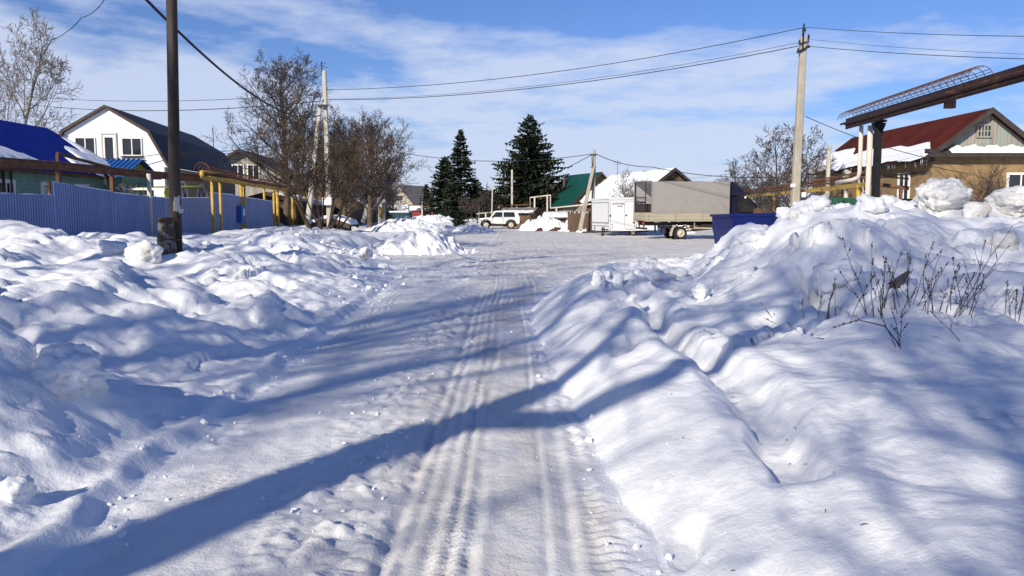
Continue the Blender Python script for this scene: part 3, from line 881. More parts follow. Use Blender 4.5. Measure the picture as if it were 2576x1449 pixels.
# ------------------------------------------------------------------ buildings
def window(root, name, c, n, w, h, frame, glass, mull=(1,), bars=0, depth=.06, fw=.07, label=None):
    """c centre on the wall, n outward normal in the house's own axes: 'F' -y, 'R' +x, 'L' -x"""
    def T(u, z, o):
        if n == 'F': return Vector((c[0] + u, c[1] - o, c[2] + z))
        if n == 'R': return Vector((c[0] + o, c[1] + u, c[2] + z))
        return Vector((c[0] - o, c[1] - u, c[2] + z))
    f, g = MB(), MB()
    def slab(mb, u0, u1, z0, z1, o0, o1): mb.span(T(u0, z0, o0), T(u1, z1, o1))
    slab(f, -w / 2 - fw, -w / 2, -h / 2 - fw, h / 2 + fw, -.03, depth); slab(f, w / 2, w / 2 + fw, -h / 2 - fw, h / 2 + fw, -.03, depth)
    slab(f, -w / 2, w / 2, -h / 2 - fw, -h / 2, -.03, depth); slab(f, -w / 2, w / 2, h / 2, h / 2 + fw, -.03, depth)
    for t in mull:
        if t: slab(f, -w / 2 + w * t - .025 if t < 1 else -.025, -w / 2 + w * t + .025 if t < 1 else .025, -h / 2, h / 2, -.02, depth * .7)
    for b in range(bars):
        z = -h / 2 + h * (b + 1) / (bars + 1)
        slab(f, -w / 2, w / 2, z - .02, z + .02, -.01, depth * .6)
    slab(g, -w / 2, w / 2, -h / 2, h / 2, -.04, .012)
    fo = f.build(name, frame, root)
    if label: fo['label'] = label
    g.build('pane', glass, fo)
    return fo

def roof_snow(root, pr, pe, y0, y1, top, seed, th=.16, mat=None, eave=1.03, name='roof_snow'):
    """snow sheet on a slope from ridge point pr=(x,z) to eave point pe; top(u)= how far up it reaches (0 eave..1 ridge)"""
    rng = random.Random(seed)
    n = 44; m = 9
    vs, fs = [], []
    dx, dz = pe[0] - pr[0], pe[1] - pr[1]
    for i in range(n + 1):
        u = i / n; y = y0 + (y1 - y0) * u
        t = max(.02, min(1.0, top(u) + .05 * pn(np.array([u * 9.0]), np.array([seed * 1.7]), 5)[0]))
        ev = eave + .035 * math.sin(u * 23 + seed) + .03 * rng.random()
        for j in range(m + 1):
            k = j / m
            a = 1 - ev + (t - (1 - ev)) * k        # 0 eave .. t
            s = 1 - a
            hh = th * (1 - (2 * k - 1) ** 6) ** .5 if 0 < j < m else 0.0
            if i in (0, n): hh *= .15
            hh *= .85 + .3 * pn(np.array([u * 7.0 + k]), np.array([k * 3.1 + seed]), 6)[0]
            vs.append(Vector((pr[0] + dx * s, y, pr[1] + dz * s + .03 + max(0, hh))))
    for i in range(n):
        for j in range(m):
            a = i * (m + 1) + j
            fs.append((a, a + 1, a + m + 2, a + m + 1))
    b = len(vs)
    vs2 = vs + [v - Vector((0, 0, .0)) for v in ()]
    mb = MB(); mb.add(vs2, fs, True)
    return mb.build(name, mat or m_snow_top, root, recalc=False)

def gable_house(name, label, cat, loc, rz, w, l, eave, ridge, mw, mg, mr, mt, over=.35, og=.35, th=.09, zb=-1.0, gback=True, trim=True, rname='roof'):
    root = thing(name, label, cat, loc, rz)
    b = MB(); b.span((-w / 2, -l / 2, zb), (w / 2, l / 2, eave)); b.build('wall', mw, root)
    sl = (ridge - eave) / (w / 2)
    for s in ((-1, 1) if gback else (-1,)):
        g = MB()
        y = s * (l / 2 - .10)
        g.prism([(-w / 2 + .02, eave + .004), (w / 2 - .02, eave + .004), (0, ridge - .03)], 'y', y - .085, y + .085)
        g.build('gable', mg, root)
    r = MB()
    for s in (-1, 1):
        xe = s * (w / 2 + over); ze = eave - over * sl
        r.prism([(0, ridge + .01), (xe, ze + .01), (xe, ze + .01 + th), (0, ridge + .01 + th)], 'y', -l / 2 - og, l / 2 + og)
    r.build(rname, mr, root)
    if trim:
        for yy in (-l / 2 - og - .035, l / 2 + og + .003):
            for s in (-1, 1):
                t = MB()
                xe = s * (w / 2 + over + .01); ze = eave - over * sl
                t.prism([(s * .0, ridge - .12), (xe, ze - .14), (xe, ze + .03 + th), (s * .0, ridge + .03 + th)], 'y', yy, yy + .032)
                t.build('bargeboard', mt, root)
    root['sl'] = sl
    return root
def slope_pts(w, eave, ridge, side, over=.35, th=.09):
    sl = (ridge - eave) / (w / 2)
    return (0, ridge + th), (side * (w / 2 + over), eave - over * sl + th)

# green board house with the blue roof, left
def green_house():
    w, l, e, rg = 6.6, 14.0, 3.30, 5.18
    x0, y0 = -17.5, 35.7                     # right wall and far end
    h = gable_house('green_house', 'green board house under a deep blue metal roof with snow patches', 'house', (x0 - w / 2, y0 - l / 2, 0), 0, w, l, e, rg,
                    m_green_siding, m_green_siding, m_blueroof, m_trim_brown, over=.45, og=.4)
    pr, pe = slope_pts(w, e, rg, 1, .45)
    roof_snow(h, pr, pe, l / 2 - 3.6, l / 2 + .3, lambda u: .10 + .62 * u + .1 * math.sin(u * 14), 3, .10)
    roof_snow(h, (pr[0], pr[1]), pe, l / 2 - 8.2, l / 2 - 5.2, lambda u: .42 - .38 * abs(u - .3) * 2 + .05, 4, .08, eave=.92)
    for yy, lab in ((-1.0, None), (1.55, None), (3.9, None)):
        window(h, 'window', (w / 2, yy, 2.0), 'R', .75, 1.1, m_white, m_glass, (.5,), 0, fw=.13)
    f = MB(); f.span((w / 2 + .22, -l / 2 - .3, e - .36), (w / 2 + .40, l / 2 + .3, e - .24)); f.build('gutter', m_rust, h)
    p = MB(); p.tube([(w / 2 + .08, -1.2, e - .3), (w / 2 + .08, -1.2, -.4)], .05, 8); p.tube([(w / 2 + .07, -.75, e - .3), (w / 2 + .07, -.75, -.4)], .035, 8); p.build('downpipe', m_rust, h)
    # porch across the far end with its own little gable
    pw, pl = 3.0, 3.6
    e2, r2 = 3.22, 3.82
    b = MB(); b.span((w / 2 - pl + .9, l / 2 - 1.2, -1), (w / 2 + .75, l / 2 - 1.2 + pw, e2)); po = b.build('porch', m_green_siding, h)
    yc = l / 2 - 1.2 + pw / 2
    g = MB(); g.prism([(yc - pw / 2, e2 + .003), (yc + pw / 2, e2 + .003), (yc, r2 - .02)], 'x', w / 2 + .60, w / 2 + .74); g.build('gable', m_olive, po)
    r = MB()
    for s in (-1, 1):
        ye, ze = yc + s * (pw / 2 + .3), e2 - .17
        r.prism([(yc, r2 + .01), (ye, ze), (ye, ze + .06), (yc, r2 + .07)], 'x', w / 2 - pl + .9, w / 2 + 1.0)
        for k in range(16):
            x = w / 2 - pl + 1.0 + k * .225
            r.prism([(yc, r2 + .07), (ye, ze + .06), (ye, ze + .10), (yc, r2 + .11)], 'x', x, x + .07)
    r.build('roof', m_blueribs, po)
    sn = roof_snow(po, (0, r2 + .06), (pw / 2 + .3, e2 - .12), -(w / 2 - .6), -(w / 2 - pl + .9) , lambda u: .35 + .6 * u, 8, .13)
    # the slope faces the street end: turn its own axes to the porch roof
    for v in sn.data.vertices:
        x, y, z = v.co; v.co = (-y, yc - x, z)
    d = MB(); d.span((w / 2 + .752, yc - .9, -.5), (w / 2 + .80, yc - .1, 1.9)); d.build('door', m_trim_brown, po)
    c = MB()
    c.prism([(l / 2 - 1.0, 2.55), (l / 2 + 3.4, 2.75), (l / 2 + 3.4, 2.80), (l / 2 - 1.0, 2.60)], 'x', w / 2 + .80, w / 2 + 2.5)
    for k in range(4):
        y = l / 2 - .9 + k * 1.4
        c.bar((w / 2 + .85, y, 2.56 + .05 * k), (w / 2 + 2.45, y, 2.56 + .05 * k), .05)
    c.prism([(l / 2 - 1.0, 1.7), (l / 2 + .9, 2.55), (l / 2 - 1.0, 2.55)], 'x', w / 2 + 2.44, w / 2 + 2.48)
    c.build('canopy', m_lime, h)
    wt = MB(); wt.span((w / 2 + .80, l / 2 - 1.3, 2.48), (w / 2 + 2.6, l / 2 - 1.22, 2.56)); wt.build('fascia', m_white, h)
    # expansion: pale bits of frame above the fence
green_house()

def white_house():
    D = 42.5
    cx = -21.25
    root = thing('white_house', 'white clad house with dark mansard roof, two windows and a balcony door', 'house', (cx, D, 0), R(7))
    A, B1, E1 = (0, 6.98), (2.13, 5.68), (3.02, 3.92)
    L = 16.5
    b = MB(); b.prism([(-2.98, 3.9), (2.98, 3.9), (2.10, 5.66), (0, 6.96), (-2.10, 5.66)], 'y', -.18, .2)
    b.prism([(-2.80, -1), (2.80, -1), (2.80, 3.897), (-2.80, 3.897)], 'y', -.177, .2)
    b.build('gable', m_white_siding, root)
    w = MB(); w.span((-2.75, .2, -1), (2.85, L, 3.92)); w.build('wall', m_beige, root)
    r = MB()
    for s in (-1, 1):
        r.prism([(0, A[1]), (s * B1[0], B1[1]), (s * B1[0], B1[1] + .1), (0, A[1] + .1)], 'y', -.35, L + .3)
        r.prism([(s * (B1[0] + .002), B1[1] + .1), (s * (B1[0] + .002), B1[1] - .02), (s * E1[0], E1[1]), (s * (E1[0] + .06), E1[1] + .06)], 'y', -.35, L + .3)
    r.build('roof', m_darkroof, root)
    t = MB()
    for s in (-1, 1):
        t.prism([(0, A[1] - .04), (s * B1[0], B1[1] - .04), (s * (B1[0] + .05), B1[1] + .11), (0, A[1] + .11)], 'y', -.39, -.355)
        t.prism([(s * (B1[0] - .04), B1[1] - .04), (s * (B1[0] + .05), B1[1] + .10), (s * (E1[0] + .08), E1[1] + .06), (s * (E1[0] - .02), E1[1] - .02)], 'y', -.425, -.393)
    t.build('bargeboard', m_trim_brown, root)
    for x in (-1.10, 1.22):
        f = window(root, 'window', (x, -.18, 4.95), 'F', .92, .84, m_white, m_glass, (.5,), fw=.05)
        s = MB(); s.span((x - .55, -.30, 4.40), (x + .55, -.182, 4.45)); s.build('sill', m_trim_brown, f)
    d = MB(); d.span((.08 - .30, -.23, 4.05), (.08 + .30, -.17, 5.55)); do = d.build('balcony_door', m_white, root)
    p = MB(); p.span((.08 - .20, -.245, 4.30), (.08 + .20, -.225, 5.42)); p.build('pane', m_glass, do)
    fr = MB()
    for x in (-.27, .43): fr.span((x - .045, -.25, 4.0), (x + .045, -.182, 5.66))
    fr.span((-.225, -.25, 5.58), (.385, -.182, 5.66)); fr.build('frame', m_whitepost, do)
    rl = MB()
    rl.span((-.95, -.26, 4.25), (1.9, -.22, 4.28))
    for k in range(2): rl.span((-.6 + k * 2.2, -.26, 3.7), (-.56 + k * 2.2, -.22, 4.28))
    rl.build('railing', m_trim_brown, root)
    # arched window in the side wall
    for y in (2.7, 6.8):
        aw = MB(); gl = MB()
        pts = [(y - 1.0, 1.2), (y + 1.0, 1.2), (y + 1.0, 2.3)] + [(y + math.cos(a) * 1.0, 2.3 + math.sin(a) * .95) for a in np.linspace(.15, math.pi - .15, 9)] + [(y - 1.0, 2.3)]
        gl.prism(pts, 'x', 2.80, 2.865)
        ring = [Vector((2.87, p[0], p[1])) for p in pts] + [Vector((2.87, pts[0][0], pts[0][1]))]
        aw.tube(ring, .06, 6)
        for yy in (y - .33, y + .33): aw.bar((2.87, yy, 1.2), (2.87, yy, 2.3), .06)
        aw.bar((2.87, y - 1, 2.28), (2.87, y + 1, 2.28), .06)
        for a in (.8, 1.57, 2.3): aw.bar((2.87, y, 2.3), (2.87, y + math.cos(a) * .95, 2.3 + math.sin(a) * .9), .05)
        o = aw.build('arched_window', m_white, root); gl.build('pane', m_glass, o)
    ch = MB(); ch.tube([(1.5, L - .4, 5.0), (1.5, L - .4, 7.6)], .03, 6); ch.build('antenna', m_black, root)
white_house()

# grey gabled house beyond the yellow pipe
def grey_gable_house():
    h = gable_house('weathered_house', 'grey boarded house with brown edged gable and three upper windows', 'house', (-22.8, 72.0, 0), R(4), 9.6, 11, 3.7, 6.55, m_greyboard, m_greyboard, m_darkroof, m_trim_brown, over=.6, og=.6)
    for x in (-1.4, -.25, 1.0):
        window(h, 'window', (x, -5.5, 4.75), 'F', .85, 1.15, m_white, m_glass, (.5,), fw=.09)
    lt = MB(); lt.prism([(-11, 2.35), (5, 2.2), (5, 2.32), (-11, 2.5)], 'y', -10.5, -5.75); lo = lt.build('lean_to_roof', m_snow_top, h)
    wl = MB(); wl.span((-4.5, -10, -1), (4.6, -5.8, 2.15)); wl.build('lean_to', m_brownboard, h)
    b = MB(); b.prism([(-2.8, 5.0), (-2.2, 5.6), (-1.2, 5.95), (-2.4, 4.6)], 'y', -5.72, -5.66); b.build('eave_board', m_redsheet, h)
grey_gable_house()

def shed_house(name, label, cat, loc, rz, w, l, e, rg, mw, mg, mr, snow=None, th=.16, **k):
    h = gable_house(name, label, cat, loc, rz, w, l, e, rg, mw, mg, mr, m_trim_brown, **k)
    if snow:
        for side, top in snow:
            pr, pe = slope_pts(w, e, rg, side, k.get('over', .35))
            roof_snow(h, pr, pe, -l / 2 - .3, l / 2 + .3, top, int(abs(loc[0]) * 7) + side, th)
    return h
full = lambda u: 1.0
# dark low sheds behind the yellow posts
shed_house('shed', 'low dark shed with a snow covered roof behind the yellow pipe posts', 'shed', (-17.0, 58.5, 0), R(6), 5.5, 9, 2.0, 2.75, m_brownboard, m_brownboard, m_darkroof, [(1, lambda u: .85)], .2)
shed_house('shed', 'far blue grey roofed shed behind the big shrub', 'shed', (-16.2, 70, 0), R(5), 6, 9, 2.4, 4.3, m_brownboard, m_brownboard, m_blueroof, [(1, lambda u: .35 + .3 * u)], .14)
shed_house('carport', 'dark low hut with a thick snow cap right of the big shrub', 'hut', (-10.1, 45.5, 0.0), R(0), 1.5, 2.0, .85, 1.1, m_mud, m_mud, m_darkroof, [(1, full), (-1, full)], .22, zb=-.5)
# the far gable at the end of the street
p = W(1037, 520, 150)
h = shed_house('distant_house', 'small grey house with a pale gable at the end of the street', 'house', (p.x, 150, 0), R(-24), 7.5, 9, 2.2, 6.2, m_block, m_block, m_slate, over=.4)
window(h, 'window', (0, -4.5, 3.9), 'F', 1.6, .9, m_white, m_glass, (0,))
shed_house('distant_barn', 'low rust brown barn beside the far pale gable', 'barn', (p.x - 7.5, 158, 0), R(60), 6, 9, 2.1, 4.0, m_brownboard, m_brownboard, m_slate, [(1, lambda u: .5)], .2)
shed_house('distant_shed', 'long brick red shed in front of the far pale gable', 'shed', (p.x + 1, 138, 0), R(80), 4, 12, 1.7, 2.4, m_redhouse, m_redhouse, m_slate, [(1, full), (-1, full)], .25)
shed_house('distant_hut', 'dark gabled hut half hidden between the two tall spruces', 'house', (W(1222, 500, 105).x, 105, 0), R(-10), 5, 6, 2.2, 4.2, m_log, m_brownboard, m_darkroof, [(-1, lambda u: .6)], .2)

# green roofed pine board house
def green_roof_house():
    p = W(1462, 500, 78)
    w, l, e, rg = 5.6, 8.0, 2.35, 5.2
    h = gable_house('plank_house', 'plank gabled house with a dark green metal roof', 'house', (p.x + .4, 78 + 3, 0), R(19), w, l, e, rg, m_block, m_pine_board, m_greenroof, m_trim_brown, over=.45, og=.4)
    window(h, 'window', (.25, -l / 2, 3.55), 'F', .75, 1.1, m_white, m_glass, (0,), 1)
    c = MB(); c.tube([(-1.4, 1.5, 3.7), (-1.4, 1.5, 5.0)], .12, 8); c.build('chimney', m_rust, h)
    return h
green_roof_house()
p = W(1412, 510, 96)
shed_house('red_house', 'dull red house mostly hidden behind the green roofed house', 'house', (p.x, 96, 0), R(20), 6, 8, 2.3, 4.4, m_redhouse, m_redhouse, m_redhouse)
p = W(1391, 520, 84)
shed_house('white_hut', 'small white hut with a dark window beside the red house', 'hut', (p.x, 84, 0), R(0), 1.9, 2, 1.7, 1.9, m_white, m_white, m_darkroof, [(1, full), (-1, full)], .1)

# log house with the snowy roof
def log_house():
    p = W(1640, 500, 66)
    w, l, e, rg = 6.0, 11.0, 2.75, 4.95
    h = gable_house('log_house', 'brown log house with a thick snow covered roof', 'house', (p.x - .1, 66 + 4.6, 0), R(17), w, l, e, rg, m_log, m_brownboard, m_darkroof, m_darktrim, over=.5, og=.5)
    for s in (-1, 1):
        pr, pe = slope_pts(w, e, rg, s, .5)
        roof_snow(h, pr, pe, -l / 2 - .45, l / 2 + .4, full, 20 + s, .26)
    for k in range(5):
        window(h, 'window', (-w / 2, -4 + k * 1.75, 1.55), 'L', .62, .95, m_white, m_glass, (.5,), 1, fw=.16)
    window(h, 'attic_window', (.0, -l / 2, 3.85), 'F', .55, .5, m_darktrim, m_glass, (0,))
    a = MB(); a.tube([(-1.0, 3.0, 4.4), (-1.0, 3.0, 6.2)], .02, 5); a.bar((-1.4, 3, 6.0), (-.6, 3, 6.0), .03); a.bar((-1.25, 3, 5.8), (-.75, 3, 5.8), .03); a.build('antenna', m_black, h)
log_house()

# ochre plaster house, right
def ochre_house():
    w, l, e, rg = 4.3, 12.6, 4.04, 5.66
    cx, y0 = 19.5, 33.2
    h = gable_house('plaster_house', 'ochre plaster house with a red roof, snow on the eaves and icicles', 'house', (cx, y0 + l / 2, 0), 0, w, l, e, rg, m_ochre, m_greyboard, m_redroof, m_darktrim, over=.45, og=.35)
    pr, pe = slope_pts(w, e, rg, -1, .45)
    roof_snow(h, pr, pe, -l / 2 - .3, l / 2 + .3, lambda u: (.36 - .12 * math.sin(u * 9) * u + .30 * sm(np.array(u), .68, .8) - (.25 * max(0, .12 - u) / .12)), 31, .09)
    pr2, pe2 = slope_pts(w, e, rg, 1, .45)
    roof_snow(h, pr2, pe2, -l / 2 - .3, l / 2 + .3, lambda u: .8, 33, .15)
    # pent eave across the front gable with snow lying on it
    t = MB(); t.prism([(-l / 2 - .48, e - .12), (-l / 2 - .006, e + .10), (-l / 2 - .006, e - .2), (-l / 2 - .48, e - .26)], 'x', -w / 2 - .35, w / 2 + .35); t.build('pent_roof', m_darktrim, h)
    sn = MB()
    vs, fs = [], []
    n = 30
    for i in range(n + 1):
        x = -w / 2 + .55 + (w - .9) * i / n
        hh = (.17 + .05 * math.sin(i * .9) + .03 * math.sin(i * 2.3)) * min(1, i / 3.0, (n - i) / 2.0)
        for dy, dz in ((-.47, -.10), (-.44, -.10 + hh * .7), (-.25, .02 + hh), (-.05, .09 + hh * .8), (-.012, .08)):
            vs.append((x, -l / 2 + dy, e + dz))
    for i in range(n):
        for j in range(4): fs.append((i * 5 + j, i * 5 + j + 1, i * 5 + j + 6, i * 5 + j + 5))
    sn.add(vs, fs, True); sn.build('eave_snow', m_snow_top, h, recalc=False)
    so = MB(); so.span((-w / 2 - .42, -l / 2 - .2, e - .42), (-w / 2 - .003, l / 2 + .2, e - .31)); so.build('soffit', m_darktrim, h)
    rng = random.Random(4)
    ic = MB()
    for k in range(95):
        y = -l / 2 - .3 + (l + .5) * rng.random() ** 1.25; x = pe[0] + .03 + rng.uniform(-.03, .05)
        ln = .08 + .38 * rng.random() ** 1.7
        ic.tube([(x, y, pe[1] + .02), (x, y, pe[1] - ln * .5), (x, y, pe[1] - ln)], [.022, .014, .003], 5, cap=False)
    io = ic.build('icicles', m_ice, h, recalc=False); io['kind'] = 'stuff'
    window(h, 'attic_window', (-.10, -l / 2, 4.86), 'F', .50, .42, m_greyboard, m_glass, (.25, .5, .75), 1, fw=.06)
    window(h, 'window', (-w / 2, -l / 2 + 2.3, 2.55), 'L', .85, 1.25, m_white, m_glass, (.5,), 1, fw=.09)
    window(h, 'window', (-w / 2, -l / 2 + 6.4, 2.55), 'L', .85, 1.25, m_white, m_glass, (.5,), 1, fw=.09)
    window(h, 'window', (1.45, -l / 2, 2.45), 'F', .85, 1.25, m_white, m_glass, (.6,), 0, fw=.09)
    cb = MB(); cb.tube([(-w / 2 - .06, -l / 2 + .4, 3.2), (-w / 2 - .06, l / 2, 3.25)], .03, 6); cb.build('wall_cable', m_black, h)
ochre_house()

# ------------------------------------------------------------------ fences
def corrugated(root, a, b, z0, z1, pitch, amp, mat, name='panel', label=None):
    a, b = Vector(a), Vector(b)
    d = b - a; L = d.length; d.normalize(); n = Vector((d.y, -d.x, 0))
    prof = []
    k = int(L / pitch)
    for i in range(k):
        t = i * pitch
        prof += [(t, 0), (t + pitch * .38, 0), (t + pitch * .5, amp), (t + pitch * .88, amp)]
    prof.append((L, 0))
    vs, fs = [], []
    for t, o in prof:
        p = a + d * t + n * o
        f = t / L
        vs.append((p.x, p.y, z0[0] + (z0[1] - z0[0]) * f)); vs.append((p.x, p.y, z1[0] + (z1[1] - z1[0]) * f))
    nn = len(vs)
    for t, o in prof:
        p = a + d * t + n * (o - .004); f = t / L
        vs.append((p.x, p.y, z0[0] + (z0[1] - z0[0]) * f)); vs.append((p.x, p.y, z1[0] + (z1[1] - z1[0]) * f))
    for i in range(len(prof) - 1):
        q = 2 * i
        fs.append((q, q + 2, q + 3, q + 1)); fs.append((nn + q, nn + q + 1, nn + q + 3, nn + q + 2)); fs.append((q + 1, q + 3, nn + q + 3, nn + q + 1))
    mb = MB(); mb.add(vs, fs)
    return mb.build(name, mat, root, world=True, recalc=False)

def blue_fence():
    pts = [(-14.2, 14.0), (-14.1, 24.55), (-13.9, 27.9), (-13.6, 31.3), (-13.45, 35.6), (-13.25, 38.0), (-13.0, 43.5)]
    tops = [(2.1, 2.1), (2.5, 2.28), (2.25, 2.12), (2.12, 2.2), (2.42, 2.38), (2.35, 2.12)]
    root = thing('sheet_fence', 'blue corrugated sheet fence stepping along the snowy verge', 'fence', (-14, 24, 0))
    for (a, b, t) in zip(pts[:-1], pts[1:], tops):
        corrugated(root, (a[0], a[1], 0), (b[0], b[1] - .01, 0), (0, 0), t, .125, .045, m_bluefence)
        pb = MB(); pb.span((a[0] - .10, a[1] - .03, -.3), (a[0] - .03, a[1] + .03, t[0] + .02)); pb.build('post', m_rust, root, world=True)
blue_fence()

def flat_fence(name, label, pts, h, mat, pitch=.15, gap=.02, jag=.06, seed=1, zb=-.2, post=None, rails=True, th=.03):
    root = thing(name, label, 'fence', (pts[0][0], pts[0][1], 0))
    rng = random.Random(seed)
    mb = MB(); rl = MB()
    for a, b in zip(pts[:-1], pts[1:]):
        a, b = Vector((a[0], a[1], 0)), Vector((b[0], b[1], 0))
        d = b - a; L = d.length; d.normalize(); ang = math.atan2(d.y, d.x)
        g0 = Hs(a.x, a.y); g1 = Hs(b.x, b.y)
        for i in range(int(L / pitch)):
            t = (i + .5) * pitch
            p = a + d * t
            g = g0 + (g1 - g0) * t / L
            hh = h + rng.uniform(-jag, jag)
            mb.box((p.x, p.y, g + zb + (hh - zb) / 2), (pitch - gap, th, hh - zb), ang + rng.uniform(-.02, .02))
        if rails:
            n = Vector((d.y, -d.x, 0)) * -.05
            for f in (.25, .78): rl.bar(a + n + Vector((0, 0, g0 + h * f)), b + n + Vector((0, 0, g1 + h * f)), .05)
    mb.build('boards', mat, root, world=True)
    if rails: rl.build('rail', mat, root, world=True)
    return root
p0, p1 = W(640, 530, 45), W(705, 530, 52)
rf = thing('red_fence', 'red brown corrugated gate panel beyond the blue fence', 'fence', (p0.x, 45, 0))
corrugated(rf, (p0.x, 45, 0), (p1.x - .6, 52, 0), (.2, .2), (1.95, 1.9), .2, .03, m_redsheet)
flat_fence('dark_fence', 'dark old board fence behind the yellow pipe posts', [(-14.5, 53.5), (-14.6, 66), (-14.8, 80)], 1.7, m_brownboard_y, .22, .015, .05, 3)
flat_fence('far_fence', 'brown paling fence beside the concrete pole pair', [(W(905, 530, 64).x, 60), (W(930, 530, 74).x, 74), (W(985, 530, 100).x, 100)], 1.5, m_brownboard_y, .2, .02, .07, 4)
flat_fence('paling_fence', 'dark paling fence behind the snow heap by the white trailer', [(W(1428, 540, 62).x, 62), (W(1500, 540, 57).x, 57)], 1.5, m_brownboard_y, .16, .03, .10, 5)
flat_fence('orchard_fence', 'long low weathered fence under the tall spruces', [(W(1105, 530, 96).x, 96), (W(1235, 530, 90).x, 90), (W(1330, 530, 84).x, 84)], 1.2, m_brownboard_y, .28, .10, .10, 6)
flat_fence('picket_fence', 'thin dark picket fence below the right yellow pipe', [(W(1895, 530, 44).x, 44), (W(2000, 530, 40).x, 40)], 1.75, m_brownboard_y, .12, .055, .05, 8, th=.02)
gf = thing('green_fence', 'dark green corrugated fence in front of the plaster house', 'fence', (12, 24, 0))
corrugated(gf, (W(2080, 500, 25.5).x, 25.5, 0), (W(2330, 500, 24.5).x, 24.5, 0), (0, 0), (2.02, 1.96), .18, .025, m_greensheet)

# ------------------------------------------------------------------ poles
def square_pole(root, base, top, w0, w1, mat, name='post'):
    mb = MB()
    base, top = Vector(base), Vector(top)
    t = (top - base).normalized()
    n = Vector((1, 0, 0)); n = (n - t * n.dot(t)).normalized(); u = t.cross(n)
    vs = []
    N = 8
    for i in range(N + 1):
        p = base.lerp(top, i / N); w = (w0 + (w1 - w0) * i / N) / 2
        c = w * .25
        for x, y in ((-w + c, -w), (w - c, -w), (w, -w + c), (w, w - c), (w - c, w), (-w + c, w), (-w, w - c), (-w, -w + c)):
            vs.append(p + n * x + u * y)
    fs = [tuple(range(7, -1, -1)), tuple(N * 8 + j for j in range(8))]
    for i in range(N):
        for j in range(8):
            j2 = (j + 1) % 8
            fs.append((i * 8 + j, i * 8 + j2, i * 8 + 8 + j2, i * 8 + 8 + j))
    mb.add(vs, fs)
    return mb.build(name, mat, root, world=True)

def insulator(mb, p, h=.14):
    p = Vector(p)
    mb.tube([p, p + Vector((0, 0, h * .5))], .012, 6)
    mb.lathe(p + Vector((0, 0, h * .4)), (0, 0, 1), [(0, .0), (0, .035), (.03, .045), (.05, .03), (.08, .038), (.11, .02), (.12, 0)], 10)

# dark wooden pole on a concrete stub
def wooden_pole():
    b = hit(427, 634)
    D = b.y
    root = thing('utility_pole', 'tall dark wooden pole strapped to an old concrete stub in the snowbank', 'pole', (b.x, D, b.z))
    s = D / FPX
    top = W(427.5, -260, D + .1); bot = W(441, 560, D + .1)
    t = MB(); pts = [bot.lerp(top, k / 8) - Vector((0, 0, .9 * (k == 0))) for k in range(9)]
    t.tube(pts, [27.5 * s / 2 * (1.02 - .12 * k / 8) for k in range(9)], 14); t.build('post', m_tarwood, root, world=True)
    rng = random.Random(2)
    st = MB()
    zb, zt = b.z - .5, W(431, 547, D).z
    vs = []
    N = 9
    for i in range(N + 1):
        f = i / N; z = zb + (zt - zb) * f
        w = (.185 - .05 * f) ; cx = W(427, 600, D).x + .03 * f
        for k in range(10):
            a = 2 * math.pi * k / 10
            rr = w * (1 / max(abs(math.cos(a)), abs(math.sin(a)))) ** .6 * (1 + rng.uniform(-.05, .05))
            vs.append((cx + math.cos(a) * rr, D - .19 + math.sin(a) * rr * .8, z))
    fs = [tuple(range(9, -1, -1)), tuple(N * 10 + j for j in range(10))]
    for i in range(N):
        for j in range(10): fs.append((i * 10 + j, i * 10 + (j + 1) % 10, i * 10 + 10 + (j + 1) % 10, i * 10 + 10 + j))
    st.add(vs, fs); st.build('concrete_stub', m_stub, root, world=True)
    bd = MB()
    for zz in (W(427, 601, D).z, W(430, 553, D).z):
        c = (W(428, 600, D).x + .02, D - .08, zz)
        ring = [Vector((c[0] + math.cos(a) * .205, c[1] + math.sin(a) * .27, zz + .01 * math.sin(3 * a))) for a in np.linspace(0, 2 * math.pi, 17)]
        bd.tube(ring, .014, 6)
    bd.build('wire_band', m_rust, root, world=True)
    pp = MB(); rng = random.Random(8)
    for k in range(7):
        z = W(445, 500 + k * 5, D).z; a = .1 + rng.uniform(-.25, .35)
        x = W(434, 500, D).x
        for q in range(3):
            aa = a - .55 + q * .18
            r_ = .192
            pp.add([(x + r_ * math.sin(aa + .9), D + .1 - r_ * math.cos(aa + .9), z - .05), (x + r_ * math.sin(aa + 1.07), D + .1 - r_ * math.cos(aa + 1.07), z - .05 + rng.uniform(-.02, .02)),
                    (x + (r_ + .01) * math.sin(aa + 1.07), D + .1 - (r_ + .01) * math.cos(aa + 1.07), z + .04 + rng.uniform(-.03, .03)), (x + r_ * math.sin(aa + .9), D + .1 - r_ * math.cos(aa + .9), z + .04)], [(0, 1, 2, 3)])
    pp.build('torn_notice', m_paper, root, world=True, recalc=False)
    return root
wooden_pole()

